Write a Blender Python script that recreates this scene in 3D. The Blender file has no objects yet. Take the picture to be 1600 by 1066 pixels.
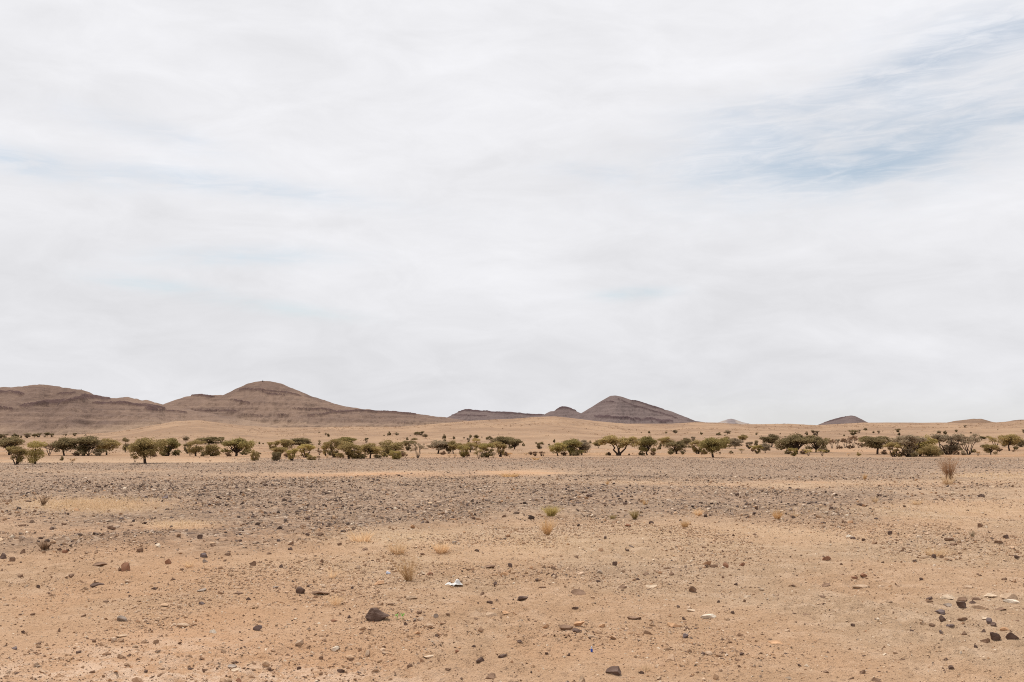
import bpy, math, random
import numpy as np
from mathutils import Vector

random.seed(7)
RNG = np.random.default_rng(7)
R = math.radians
scene = bpy.context.scene
COL = scene.collection

# ------------------------------------------------------------------ camera
FPX, CX, CY, HORIZON, CAM_H = 1556.0, 800.0, 533.0, 690.0, 2.0
PITCH = math.atan((HORIZON - CY) / FPX)
cam_d = bpy.data.cameras.new('camera')
cam_d.lens, cam_d.sensor_width, cam_d.sensor_fit = 36.0 * FPX / 1600.0, 36.0, 'HORIZONTAL'
cam_d.clip_start, cam_d.clip_end = 0.1, 40000.0
cam = bpy.data.objects.new('camera', cam_d)
COL.objects.link(cam)
cam.location = (0, 0, CAM_H)
cam.rotation_euler = (math.pi / 2 + PITCH, 0, 0)
scene.camera = cam
CP, SP = math.cos(PITCH), math.sin(PITCH)

# ------------------------------------------------------------------ exposure, sun, sky
SUN_EL, SUN_AZ = R(66), R(-35)          # azimuth from +Y (ahead), negative = towards the left
scene.view_settings.view_transform = 'Standard'
scene.view_settings.look = 'None'
scene.view_settings.exposure = 0.0
scene.view_settings.gamma = 1.0
scene.view_settings.use_curve_mapping = False
try:
    scene.cycles.use_denoising = False
    scene.cycles.filter_width = 1.05
    scene.cycles.max_bounces = 5
    scene.cycles.transparent_max_bounces = 4
except Exception:
    pass
sun_d = bpy.data.lights.new('sun', 'SUN')
sun_d.energy, sun_d.angle, sun_d.color = 3.6, R(1.0), (1.0, 0.95, 0.88)
sun = bpy.data.objects.new('sun', sun_d)
COL.objects.link(sun)
to_sun = Vector((math.sin(SUN_AZ) * math.cos(SUN_EL), math.cos(SUN_AZ) * math.cos(SUN_EL), math.sin(SUN_EL)))
sun.rotation_euler = to_sun.to_track_quat('Z', 'Y').to_euler()
sun.location = (0, 0, 60)


class NT:
    """tiny node-tree helper"""
    def __init__(self, tree):
        self.t = tree
    def new(self, typ, **kw):
        n = self.t.nodes.new(typ)
        for k, v in kw.items():
            setattr(n, k, v)
        return n
    def set(self, sock, v):
        if hasattr(v, 'is_output'):
            self.t.links.new(v, sock)
        else:
            sock.default_value = v
    def math(self, op, a, b=0.0, clamp=False):
        n = self.new('ShaderNodeMath', operation=op, use_clamp=clamp)
        self.set(n.inputs[0], a); self.set(n.inputs[1], b)
        return n.outputs[0]
    def vmath(self, op, a, b=(0, 0, 0)):
        n = self.new('ShaderNodeVectorMath', operation=op)
        self.set(n.inputs[0], a); self.set(n.inputs[1], b)
        return n.outputs['Value'] if op in ('DOT_PRODUCT', 'LENGTH') else n.outputs['Vector']
    def mix(self, f, a, b, blend='MIX'):
        n = self.new('ShaderNodeMix', data_type='RGBA', blend_type=blend)
        self.set(n.inputs[0], f)
        for s, v in ((n.inputs[6], a), (n.inputs[7], b)):
            self.set(s, (*v, 1.0) if isinstance(v, tuple) and len(v) == 3 else v)
        return n.outputs[2]
    def ramp(self, f, lo, hi, smooth=True):
        n = self.new('ShaderNodeMapRange', interpolation_type='SMOOTHSTEP' if smooth else 'LINEAR')
        self.set(n.inputs[0], f)
        n.inputs[1].default_value, n.inputs[2].default_value = lo, hi
        return n.outputs[0]
    def noise(self, vec, scale, detail=4.0, rough=0.55, dist=0.0):
        n = self.new('ShaderNodeTexNoise')
        self.set(n.inputs['Vector'], vec)
        n.inputs['Scale'].default_value, n.inputs['Detail'].default_value = scale, detail
        n.inputs['Roughness'].default_value, n.inputs['Distortion'].default_value = rough, dist
        return n.outputs['Fac']
    def scalevec(self, vec, s):
        return self.vmath('MULTIPLY', vec, s)


def pixdir(x, y):
    """world direction of a photo pixel, arrays allowed"""
    a, b = (np.asarray(x, float) - CX) / FPX, (CY - np.asarray(y, float)) / FPX
    return a, CP - b * SP, SP + b * CP


def project(X, Y, Z):
    """photo pixel of a world point (used only to plan where things stand)"""
    zz = Z - CAM_H
    depth = np.maximum(Y * CP + zz * SP, 1e-3)
    up = -Y * SP + zz * CP
    return CX + FPX * X / depth, CY - FPX * up / depth


world = bpy.data.worlds.new('World')
scene.world = world
world.use_nodes = True
wt = NT(world.node_tree)
world.node_tree.nodes.clear()
STR = 0.1
sky = wt.new('ShaderNodeTexSky', sky_type='NISHITA', sun_disc=False, sun_elevation=SUN_EL,
             sun_rotation=SUN_AZ, altitude=700.0, dust_density=1.6)
dirv = wt.vmath('NORMALIZE', wt.new('ShaderNodeTexCoord').outputs['Generated'])
sx = wt.new('ShaderNodeSeparateXYZ'); wt.set(sx.inputs[0], dirv)
dz = wt.math('MAXIMUM', sx.outputs[2], 0.0)
den = wt.math('ADD', dz, 0.20)
cx_ = wt.new('ShaderNodeCombineXYZ')
wt.set(cx_.inputs[0], wt.math('DIVIDE', sx.outputs[0], den))
wt.set(cx_.inputs[1], wt.math('DIVIDE', sx.outputs[1], den))
cloud_p = cx_.outputs[0]
tilt = wt.new('ShaderNodeMapping'); tilt.inputs['Rotation'].default_value = (0.0, R(7), 0.0); tilt.inputs['Scale'].default_value = (1.0, 1.0, 3.1)
wt.set(tilt.inputs['Vector'], dirv)
puff = tilt.outputs[0]
n_big = wt.noise(puff, 3.1, 6, 0.52, 0.3)
n_med = wt.noise(wt.vmath('ADD', puff, wt.scalevec(cloud_p, (0.05, 0.10, 0.0))), 8.5, 8, 0.60, 0.55)
n_fine = wt.noise(wt.vmath('MULTIPLY', puff, (0.7, 0.7, 1.5)), 24.0, 8, 0.64, 0.7)


def blob(px, py, wx, wy, tilt, amp):
    """thin spot in the cloud veil: Gaussian round one direction of the sky"""
    c = Vector([float(v) for v in pixdir(px, py)]).normalized()
    t1 = Vector((c.y, -c.x, 0)).normalized()
    t2 = t1.cross(c) * -1.0
    if t2.z < 0:
        t2 = -t2
    ct, st = math.cos(tilt), math.sin(tilt)
    a, b = t1 * ct + t2 * st, t2 * ct - t1 * st
    d = wt.vmath('SUBTRACT', dirv, tuple(c))
    va = wt.math('MULTIPLY', wt.vmath('DOT_PRODUCT', d, tuple(a)), FPX / wx)
    vb = wt.math('MULTIPLY', wt.vmath('DOT_PRODUCT', d, tuple(b)), FPX / wy)
    q = wt.math('ADD', wt.math('MULTIPLY', va, va), wt.math('MULTIPLY', vb, vb))
    return wt.math('MULTIPLY', wt.math('EXPONENT', wt.math('MULTIPLY', q, -1.0)), amp)


blobs = [(1300, 236, 195, 56, 0.05, 0.66), (1345, 268, 95, 17, 0.10, 0.50), (1230, 262, 120, 20, 0.05, 0.20),
         (1405, 114, 165, 22, 0.20, 0.42), (1590, 55, 170, 60, 0.1, 0.34), (1590, 175, 50, 20, 0.0, 0.40),
         (1500, 200, 130, 50, 0.3, 0.28), (20, 252, 120, 18, -0.10, 0.38), (340, 286, 190, 15, -0.06, 0.38),
         (230, 205, 110, 18, -0.15, 0.20), (240, 446, 75, 10, -0.08, 0.45), (440, 482, 90, 10, -0.10, 0.48), (380, 400, 120, 14, 0.05, 0.34),
         (990, 459, 45, 9, 0.04, 0.75), (930, 268, 70, 14, -0.1, 0.18), (1170, 170, 90, 18, 0.0, 0.2)]
acc = None
for b in blobs:
    v = blob(*b)
    acc = v if acc is None else wt.math('ADD', acc, v)
wisps = wt.math('ADD', 0.42, wt.math('MULTIPLY', wt.ramp(n_fine, 0.30, 0.68), 0.85))
wisps = wt.math('MULTIPLY', wisps, wt.math('ADD', 0.55, wt.math('MULTIPLY', wt.ramp(n_med, 0.33, 0.66), 0.75)))
thin = wt.math('MULTIPLY', wt.math('SUBTRACT', 1.0, wt.math('EXPONENT', wt.math('MULTIPLY', wt.math('MULTIPLY', acc, wisps), -1.25))), 0.86)
# soft greyness of the veil
shade = wt.math('ADD', wt.math('MULTIPLY', wt.math('SUBTRACT', n_big, 0.5), 0.24), wt.math('MULTIPLY', wt.math('SUBTRACT', n_med, 0.5), 0.23))
lum = wt.math('ADD', 0.762, shade)
lum = wt.math('ADD', lum, wt.math('MULTIPLY', wt.ramp(dz, 0.0, 0.34), 0.10))
veil = wt.vmath('SCALE', (1.0, 1.0, 1.03))
veil_n = world.node_tree.nodes[-1]
wt.set(veil_n.inputs['Scale'], wt.math('DIVIDE', lum, STR))
blue = wt.vmath('MULTIPLY', sky.outputs[0], (1.40, 1.33, 1.13))
low = wt.math('MULTIPLY', wt.ramp(sx.outputs[2], 0.062, 0.012), 0.13)      # the veil thins out low down
low = wt.math('MULTIPLY', low, wt.ramp(sx.outputs[0], -0.05, 0.25))
fac = wt.math('MAXIMUM', thin, low)
colw = wt.mix(fac, veil, blue)
bg = wt.new('ShaderNodeBackground')
wt.set(bg.inputs[0], colw)
bg.inputs[1].default_value = STR
wo = wt.new('ShaderNodeOutputWorld')
wt.set(wo.inputs[0], bg.outputs[0])


# ------------------------------------------------------------------ numpy noise
def _hash(ix, iy, s):
    h = (ix.astype(np.int64) * 374761393 + iy.astype(np.int64) * 668265263 + s * 1442695041) & 0xffffffff
    h = ((h ^ (h >> 13)) * 1274126177) & 0xffffffff
    return ((h ^ (h >> 16)) & 0xffffff) / float(0xffffff)


def vnoise(x, y, s=0):
    ix, iy = np.floor(x), np.floor(y)
    fx, fy = x - ix, y - iy
    fx, fy = fx * fx * (3 - 2 * fx), fy * fy * (3 - 2 * fy)
    a, b = _hash(ix, iy, s), _hash(ix + 1, iy, s)
    c, d = _hash(ix, iy + 1, s), _hash(ix + 1, iy + 1, s)
    return (a + (b - a) * fx) * (1 - fy) + (c + (d - c) * fx) * fy


def fbm(x, y, octv=4, s=0, gain=0.5):
    t, amp, tot = 0.0, 1.0, 0.0
    for k in range(octv):
        t = t + amp * vnoise(x * 2 ** k + 17.3 * k, y * 2 ** k - 9.1 * k, s + k)
        tot += amp
        amp *= gain
    return t / tot                                     # about 0.5 mean


def sstep(a, b, x):
    t = np.clip((x - a) / (b - a), 0, 1)
    return t * t * (3 - 2 * t)


# ------------------------------------------------------------------ terrain height
CREST = np.array([(-700, 676), (-200, 680), (0, 682), (100, 680.5), (170, 677), (205, 672), (240, 665.5), (275, 660), (310, 658.5), (340, 662),
                  (380, 666.5), (430, 669), (500, 668), (560, 666), (620, 666.5), (680, 662.5), (740, 657.5), (800, 655),
                  (835, 652.5), (868, 651.5), (900, 655), (930, 658.5), (980, 662.5), (1050, 663), (1085, 660.5), (1120, 661), (1160, 663.5),
                  (1235, 663), (1275, 665.5), (1310, 664), (1350, 662), (1400, 662.5), (1440, 663), (1470, 663), (1510, 663.5),
                  (1560, 663), (1600, 661), (1800, 658), (2400, 662)], float)
AZ_C = np.arctan2(*pixdir(CREST[:, 0], np.full(len(CREST), 690.0))[:2])
RC = 950.0


def height(X, Y):
    r = np.hypot(X, Y)
    az = np.arctan2(X, Y)
    cy = np.interp(az, AZ_C, CREST[:, 1])
    zc = CAM_H + (HORIZON - cy) / FPX * RC
    s = np.clip((r - 165) / (RC - 165), 0, 1)
    z = zc * s ** 1.45
    back = sstep(RC, RC + 700, r)
    z = z * (1 - 0.75 * back)
    # low dunes and washes on the far slope
    m = sstep(190, 420, r) * (1 - 0.6 * sstep(800, 940, r))
    z = z + m * ((fbm(X / 46 + 3, Y / 120, 4, 11) - 0.5) * 3.0 + (fbm(X / 150, Y / 240, 3, 21) - 0.5) * 3.2)
    # the plain: broad swells, then hand-sized lumps close by
    z = z + (fbm(X / 28, Y / 28, 3, 31) - 0.5) * 0.16 * sstep(4, 30, r) * (1 - sstep(200, 500, r))
    near = 1 - sstep(40, 110, r)
    z = z + near * ((fbm(X / 1.7, Y / 1.7, 3, 41) - 0.5) * 0.085 + (fbm(X / 0.30, Y / 0.30, 4, 51, 0.6) - 0.5) * 0.055)
    rough = sstep(0.42, 0.66, fbm(X / 2.2 + 9, Y / 3.0, 3, 141))
    z = z + near * (0.22 + rough) * 0.085 * (np.abs(2 * fbm(X / 0.26, Y / 0.26, 3, 151, 0.6) - 1) - 0.2)
    # a broken bank at the left
    u, v = (X + 6.6) / 4.2, (Y - 19.5) / 2.6
    z = z + near * 0.16 * np.exp(-(u * u + v * v)) * (0.4 + 1.2 * fbm(X / 0.6, Y / 0.6, 3, 61))
    return z


def hit(px, py):
    """ground point under a photo pixel"""
    dx, dy, dz_ = [float(v) for v in pixdir(px, py)]
    hl = math.hypot(dx, dy)
    dx, dy, dz_ = dx / hl, dy / hl, dz_ / hl
    t = 3.0 * (1.0016 ** np.arange(3800))
    g = CAM_H + dz_ * t - height(dx * t, dy * t)
    i = int(np.argmax(g < 0))
    if g[i] >= 0:
        i = len(t) - 1
        tt = 900.0
    else:
        tt = t[max(i - 1, 0)]
        if i:
            tt += (t[i] - t[i - 1]) * g[i - 1] / (g[i - 1] - g[i])
    X, Y = dx * tt, dy * tt
    return X, Y, float(height(np.array([X]), np.array([Y]))[0])


# ------------------------------------------------------------------ ground cover zones
def bump(px, py, x, y, wx, wy, tilt=0.0):
    dx, dy = px - x, py - y
    ct, st = math.cos(tilt), math.sin(tilt)
    return np.exp(-((dx * ct + dy * st) / wx) ** 2 - ((dy * ct - dx * st) / wy) ** 2)


EDGE = np.array([(-400, 835), (0, 838), (120, 842), (250, 846), (420, 848), (560, 838), (700, 824), (800, 812), (900, 812), (1000, 806), (1080, 802), (1180, 800),
                 (1290, 797), (1360, 786), (1430, 768), (1520, 755), (1600, 748), (2000, 735)], float)


def zones(X, Y, Z):
    """stony 0..1 (desert pavement), straw 0..1, orange 0..1 for ground points"""
    px, py = project(X, Y, Z)
    r = np.hypot(X, Y)
    wob = (fbm(X / 3.1, Y / 4.5, 4, 71) - 0.5)
    wob2 = (fbm(X / 9.0, Y / 16.0, 3, 81) - 0.5)
    lim = np.interp(px, EDGE[:, 0], EDGE[:, 1])
    pv = sstep(30, -34, py - lim + wob * 70 + wob2 * 40)
    # sandy strips and pans inside the pavement
    st = bump(px, py, 600, 741, 270, 5.5, -0.012) + 0.9 * bump(px, py, 830, 738, 60, 5)
    st = st + 0.75 * bump(px, py, 1080, 755, 330, 5, 0.012) + 2.2 * bump(px, py, 140, 789, 110, 10)
    st = st + 1.4 * bump(px, py, 285, 821, 62, 7) + 0.5 * bump(px, py, 1450, 752, 260, 8, -0.03)
    st = st + 0.5 * bump(px, py, 130, 736, 160, 3.5) + 0.6 * bump(px, py, 1270, 758, 110, 9)
    pv = pv * (1 - np.clip(st * (0.9 + wob * 1.6), 0, 1))
    # stony tongue lower right, and thin lines of stones on the sand
    pv = np.maximum(pv, 0.55 * np.clip(bump(px, py, 1240, 784, 170, 13, 0.03) + bump(px, py, 1480, 775, 130, 6, -0.03), 0, 1))
    pv = np.maximum(pv, 0.30 * np.clip(bump(px, py, 1480, 845, 160, 14, -0.09) + bump(px, py, 960, 892, 190, 12), 0, 1))
    # beyond the pavement the sand among the trees
    far = sstep(717, 713, py + wob2 * 9 + wob * 5)
    pv = pv * (1 - far) + far * 0.40 * sstep(0.53, 0.60, fbm(X / 60, Y / 40, 3, 91)) * sstep(600, 300, r)
    left = sstep(430, 330, px)
    pv = np.where(py < 726, pv * (1 - left * sstep(724, 722, py) * sstep(714.5, 716, py)), pv)
    og = 0.8 * sstep(0.5, 0.62, fbm(X / 22, Y / 14, 3, 181)) * sstep(90, 110, r) * sstep(330, 200, r) + 0.9 * bump(px, py, 560, 743, 190, 4.5, -0.01) + 0.6 * bump(px, py, 800, 741, 60, 4) + 0.5 * bump(px, py, 400, 711, 900, 3.4) * (0.4 + 1.3 * (wob2 + 0.5))
    og = og + (0.75 * bump(px, py, 60, 1030, 520, 110) + 0.7 * bump(px, py, 230, 850, 380, 40) + 0.45 * bump(px, py, 900, 1060, 420, 60)) * (0.7 + 1.2 * (wob + 0.2))
    og = og + 0.35 * sstep(0.50, 0.66, fbm(X / 2.6, Y / 3.6, 4, 171)) + 0.45 * bump(px, py, 1590, 704, 90, 4)
    sw = 1.6 * bump(px, py, 150, 788, 95, 9) + 1.2 * bump(px, py, 285, 820, 50, 7) + 0.8 * bump(px, py, 610, 838, 130, 12) + 0.7 * bump(px, py, 840, 845, 80, 16)
    sw = sw + 0.5 * bump(px, py, 1300, 830, 400, 36) + 0.5 * bump(px, py, 700, 885, 250, 20) + 0.7 * bump(px, py, 1450, 800, 130, 12) + 0.6 * bump(px, py, 1560, 744, 110, 6) + 0.35 * bump(px, py, 800, 709, 900, 4)
    return np.clip(pv, 0, 1), np.clip(sw * (0.6 + wob * 2.4), 0, 1), np.clip(og, 0, 1)


# ------------------------------------------------------------------ mesh helpers
def mesh_np(name, verts, faces, smooth=False):
    """faces: (n,3) or (n,4) int array"""
    m = bpy.data.meshes.new(name)
    verts = np.ascontiguousarray(verts, np.float32)
    faces = np.ascontiguousarray(faces, np.int32)
    n, k = faces.shape
    m.vertices.add(len(verts)); m.vertices.foreach_set('co', verts.ravel())
    m.loops.add(n * k); m.loops.foreach_set('vertex_index', faces.ravel())
    m.polygons.add(n)
    m.polygons.foreach_set('loop_start', np.arange(0, n * k, k, dtype=np.int32))
    m.polygons.foreach_set('loop_total', np.full(n, k, np.int32))
    m.polygons.foreach_set('use_smooth', np.full(n, smooth, bool))
    m.update(calc_edges=True)
    return m


def attr(m, name, vals):
    a = m.attributes.new(name, 'FLOAT', 'POINT')
    a.data.foreach_set('value', np.ascontiguousarray(vals, np.float32).ravel())


def attr_col(m, name, rgb):
    a = m.attributes.new(name, 'FLOAT_COLOR', 'POINT')
    c = np.ones((len(rgb), 4), np.float32); c[:, :3] = rgb
    a.data.foreach_set('color', c.ravel())


def obj(name, mesh, mat=None, parent=None, loc=(0, 0, 0)):
    o = bpy.data.objects.new(name, mesh)
    COL.objects.link(o)
    if mat is not None and not mesh.materials:
        mesh.materials.append(mat)
    o.location = loc
    if parent is not None:
        o.parent = parent
    return o


def tag(o, label=None, cat=None, group=None, kind=None):
    for k, v in (('label', label), ('category', cat), ('group', group), ('kind', kind)):
        if v:
            o[k] = v
    return o


def empty(name, loc):
    o = bpy.data.objects.new(name, None)
    COL.objects.link(o)
    o.location = loc
    o.empty_display_size = 0.2
    return o


# ------------------------------------------------------------------ materials
def new_mat(name, rough=0.95):
    m = bpy.data.materials.new(name)
    m.use_nodes = True
    nt = NT(m.node_tree)
    p = m.node_tree.nodes['Principled BSDF']
    p.inputs['Roughness'].default_value = rough
    p.inputs['Specular IOR Level'].default_value = 0.12
    return m, nt, p


def get_attr(nt, name, col=False):
    n = nt.new('ShaderNodeAttribute', attribute_name=name)
    return n.outputs['Color'] if col else n.outputs['Fac']


def ground_material():
    m, nt, p = new_mat('desert_ground', 1.0)
    pos = nt.new('ShaderNodeNewGeometry').outputs['Position']
    pv, sw, og, fr = (get_attr(nt, a) for a in ('stony', 'straw', 'orange', 'far'))
    n1 = nt.noise(pos, 0.35, 5, 0.6)
    n2 = nt.noise(pos, 2.3, 6, 0.65)
    n3 = nt.noise(pos, 14.0, 5, 0.7)
    n4 = nt.noise(pos, 55.0, 3, 0.7)
    sand = nt.mix(nt.ramp(n1, 0.32, 0.68), (0.422, 0.277, 0.170), (0.482, 0.334, 0.217))
    sand = nt.mix(nt.math('MULTIPLY', nt.ramp(n2, 0.42, 0.70), 0.60), sand, (0.355, 0.236, 0.146))
    sand = nt.mix(nt.math('MULTIPLY', nt.ramp(n2, 0.52, 0.34), 0.40), sand, (0.60, 0.445, 0.320))
    sand = nt.mix(nt.math('MULTIPLY', og, 0.75), sand, (0.515, 0.292, 0.160))
    sand = nt.mix(nt.math('MULTIPLY', sw, nt.math('MULTIPLY', nt.ramp(n3, 0.30, 0.6), 0.80)), sand, (0.60, 0.44, 0.285))
    grit = nt.ramp(nt.math('MULTIPLY', nt.math('ADD', n3, n4), 0.5), 0.535, 0.62)
    sand = nt.mix(nt.math('MULTIPLY', grit, nt.math('MULTIPLY', nt.math('SUBTRACT', 1.0, fr), 0.85)), sand, (0.185, 0.112, 0.070))
    pale = nt.ramp(nt.math('MULTIPLY', nt.math('ADD', n3, nt.noise(pos, 38.0, 3, 0.7)), 0.5), 0.41, 0.33)
    sand = nt.mix(nt.math('MULTIPLY', pale, nt.math('MULTIPLY', nt.math('SUBTRACT', 1.0, fr), 0.6)), sand, (0.68, 0.54, 0.41))
    crust = nt.math('MULTIPLY', get_attr(nt, 'crust'), nt.ramp(nt.math('ADD', nt.math('MULTIPLY', n2, 0.7), nt.math('MULTIPLY', n3, 0.3)), 0.42, 0.58))
    sand = nt.mix(nt.math('MULTIPLY', crust, 0.8), sand, (0.72, 0.53, 0.39))
    # desert pavement: closely packed dark varnished stones
    vo = nt.new('ShaderNodeTexVoronoi', feature='F1'); nt.set(vo.inputs['Vector'], pos); vo.inputs['Scale'].default_value = 7.0
    vs = nt.new('ShaderNodeSeparateColor'); nt.set(vs.inputs[0], vo.outputs['Color'])
    stone = nt.mix(vs.outputs[0], (0.168, 0.112, 0.082), (0.280, 0.196, 0.140))
    stone = nt.mix(nt.ramp(vs.outputs[1], 0.80, 0.96), stone, (0.46, 0.36, 0.275))
    stone = nt.mix(nt.ramp(vs.outputs[2], 0.76, 0.95), stone, (0.085, 0.06, 0.052))
    stone = nt.mix(nt.math('MULTIPLY', nt.ramp(n1, 0.35, 0.7), 0.40), stone, (0.32, 0.215, 0.148))
    stone_f = nt.math('MULTIPLY', pv, nt.math('ADD', 0.34, nt.math('MULTIPLY', nt.ramp(nt.math('ADD', nt.math('MULTIPLY', n2, 0.6), nt.math('MULTIPLY', n3, 0.4)), 0.36, 0.60), 0.64)))
    col = nt.mix(stone_f, sand, stone)
    # far sand slope: paler, with scattered dry scrub
    nf = nt.noise(nt.scalevec(pos, (0.03, 0.012, 0.03)), 1.0, 6, 0.62)
    farc = nt.mix(nt.ramp(nf, 0.38, 0.62), (0.315, 0.205, 0.128), (0.236, 0.149, 0.094))
    farc = nt.mix(nt.math('MULTIPLY', nt.ramp(nt.noise(nt.scalevec(pos, (0.10, 0.035, 0.1)), 1.0, 5, 0.65), 0.54, 0.70), 0.55), farc, (0.20, 0.132, 0.092))
    farc = nt.mix(nt.math('MULTIPLY', nt.ramp(nt.noise(nt.scalevec(pos, (0.35, 0.09, 0.3)), 1.0, 4, 0.6), 0.63, 0.72), 0.6), farc, (0.15, 0.105, 0.072))
    farc = nt.mix(nt.math('MULTIPLY', og, 0.6), farc, (0.40, 0.232, 0.128))
    col = nt.mix(nt.math('MULTIPLY', fr, nt.math('SUBTRACT', 1.0, nt.math('MULTIPLY', pv, 0.7))), col, farc)
    nt.set(p.inputs['Base Color'], col)
    bmp = nt.new('ShaderNodeBump')
    bmp.inputs['Strength'].default_value = 0.9
    bmp.inputs['Distance'].default_value = 0.075
    hsum = nt.math('ADD', nt.math('MULTIPLY', n3, 0.8), nt.math('MULTIPLY', n4, 0.45))
    hsum = nt.math('ADD', hsum, nt.math('MULTIPLY', nt.math('MULTIPLY', vo.outputs['Distance'], pv), -0.9))
    nt.set(bmp.inputs['Height'], hsum)
    nt.set(p.inputs['Normal'], bmp.outputs[0])
    return m


def hill_material(name, base_a, base_b, dark, sandc):
    m, nt, p = new_mat(name, 1.0)
    pos = nt.new('ShaderNodeNewGeometry').outputs['Position']
    band, foot = get_attr(nt, 'band'), get_attr(nt, 'foot')
    n1 = nt.noise(pos, 0.011, 6, 0.6)
    n2 = nt.noise(pos, 0.09, 6, 0.7)
    strata = nt.noise(nt.scalevec(pos, (0.006, 0.006, 0.20)), 1.0, 6, 0.68, 0.35)
    col = nt.mix(nt.ramp(n1, 0.34, 0.66), base_a, base_b)
    col = nt.mix(nt.math('MULTIPLY', nt.ramp(strata, 0.50, 0.66), 0.42), col, dark)
    col = nt.mix(nt.math('MULTIPLY', nt.ramp(n2, 0.52, 0.70), 0.38), col, dark)
    col = nt.mix(nt.math('MULTIPLY', nt.ramp(n2, 0.46, 0.30), 0.30), col, sandc)
    col = nt.mix(nt.math('MULTIPLY', band, nt.ramp(n2, 0.26, 0.46)), col, (dark[0] * 0.92, dark[1] * 0.82, dark[2] * 0.84))
    f = nt.math('MULTIPLY', foot, nt.math('ADD', 0.35, nt.math('MULTIPLY', nt.ramp(nt.noise(pos, 0.02, 5, 0.6), 0.35, 0.65), 0.65)))
    col = nt.mix(f, col, sandc)
    nt.set(p.inputs['Base Color'], col)
    bmp = nt.new('ShaderNodeBump')
    bmp.inputs['Strength'].default_value = 0.8
    bmp.inputs['Distance'].default_value = 4.0
    nt.set(bmp.inputs['Height'], nt.math('ADD', n2, nt.math('MULTIPLY', strata, 0.8)))
    nt.set(p.inputs['Normal'], bmp.outputs[0])
    return m


def stone_material(name, c):
    m, nt, p = new_mat(name, 0.85)
    tc = nt.new('ShaderNodeTexCoord').outputs['Object']
    n1 = nt.noise(tc, 9.0, 5, 0.6)
    n2 = nt.noise(tc, 60.0, 4, 0.7)
    col = nt.mix(nt.ramp(n1, 0.35, 0.68), c, tuple(min(0.8, v * 1.45 + 0.02) for v in c))
    col = nt.mix(nt.math('MULTIPLY', nt.ramp(n2, 0.5, 0.72), 0.45), col, tuple(v * 0.55 for v in c))
    nt.set(p.inputs['Base Color'], col)
    bmp = nt.new('ShaderNodeBump'); bmp.inputs['Strength'].default_value = 0.5; bmp.inputs['Distance'].default_value = 0.01
    nt.set(bmp.inputs['Height'], nt.math('ADD', n2, n1))
    nt.set(p.inputs['Normal'], bmp.outputs[0])
    return m


def attr_material(name, rough=0.9, noise_scale=25.0):
    m, nt, p = new_mat(name, rough)
    pos = nt.new('ShaderNodeNewGeometry').outputs['Position']
    c = get_attr(nt, 'col', True)
    nn = nt.noise(pos, noise_scale, 3, 0.7)
    f = nt.math('ADD', 0.72, nt.math('MULTIPLY', nn, 0.56))
    v = nt.new('ShaderNodeVectorMath', operation='SCALE')
    nt.set(v.inputs[0], c); nt.set(v.inputs['Scale'], f)
    nt.set(p.inputs['Base Color'], v.outputs[0])
    return m


def leaf_material(name, c1, c2, trans=0.5):
    m = bpy.data.materials.new(name)
    m.use_nodes = True
    nt = NT(m.node_tree)
    m.node_tree.nodes.clear()
    rnd = get_attr(nt, 'leaf')
    oi = nt.new('ShaderNodeObjectInfo').outputs['Random']
    col = nt.mix(rnd, c1, c2)
    v = nt.new('ShaderNodeVectorMath', operation='SCALE')
    nt.set(v.inputs[0], col); nt.set(v.inputs['Scale'], nt.math('ADD', 0.82, nt.math('MULTIPLY', oi, 0.36)))
    d = nt.new('ShaderNodeBsdfDiffuse'); nt.set(d.inputs[0], v.outputs[0])
    t = nt.new('ShaderNodeBsdfTranslucent'); nt.set(t.inputs[0], v.outputs[0])
    mx = nt.new('ShaderNodeMixShader'); mx.inputs[0].default_value = trans
    nt.set(mx.inputs[1], d.outputs[0]); nt.set(mx.inputs[2], t.outputs[0])
    out = nt.new('ShaderNodeOutputMaterial'); nt.set(out.inputs[0], mx.outputs[0])
    return m


def plain_material(name, c, rough=0.7):
    m, nt, p = new_mat(name, rough)
    tc = nt.new('ShaderNodeTexCoord').outputs['Object']
    n1 = nt.noise(tc, 30.0, 4, 0.6)
    nt.set(p.inputs['Base Color'], nt.mix(nt.ramp(n1, 0.3, 0.7), tuple(v * 0.85 for v in c), c))
    return m


# ------------------------------------------------------------------ ground sheet
az_f = np.linspace(R(-38), R(38), 760)
az = np.concatenate([np.linspace(R(-180), R(-38), 46)[:-1], az_f, np.linspace(R(38), R(180), 46)[1:]])
rr = np.concatenate([np.geomspace(0.02, 6.0, 14)[:-1], np.geomspace(6, 45, 430)[:-1], np.geomspace(45, 1100, 330)[:-1], np.geomspace(1100, 16000, 45)])
A, RR = np.meshgrid(az, rr)
GX, GY = RR * np.sin(A), RR * np.cos(A)
GZ = height(GX, GY)
GZ = np.where(RR > 1700, GZ - (RR - 1700) * 0.004, GZ)
nr, na = GX.shape
idx = np.arange(nr * na).reshape(nr, na)
faces = np.stack([idx[:-1, :-1], idx[:-1, 1:], idx[1:, 1:], idx[1:, :-1]], -1).reshape(-1, 4)[:, ::-1]
gm = mesh_np('ground', np.stack([GX, GY, GZ], -1).reshape(-1, 3), faces, True)
pv, sw, og = zones(GX.ravel(), np.maximum(GY.ravel(), 0.5), GZ.ravel())
attr(gm, 'stony', pv); attr(gm, 'straw', sw); attr(gm, 'orange', og)
_px, _py = project(GX.ravel(), np.maximum(GY.ravel(), 0.5), GZ.ravel())
attr(gm, 'crust', np.clip(bump(_px, _py, 60, 1075, 330, 42, -0.06) + 0.8 * bump(_px, _py, 480, 1068, 260, 26) + 0.5 * bump(_px, _py, 250, 1010, 200, 20, -0.1), 0, 1))
attr(gm, 'far', sstep(88, 150, RR.ravel()))
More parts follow.
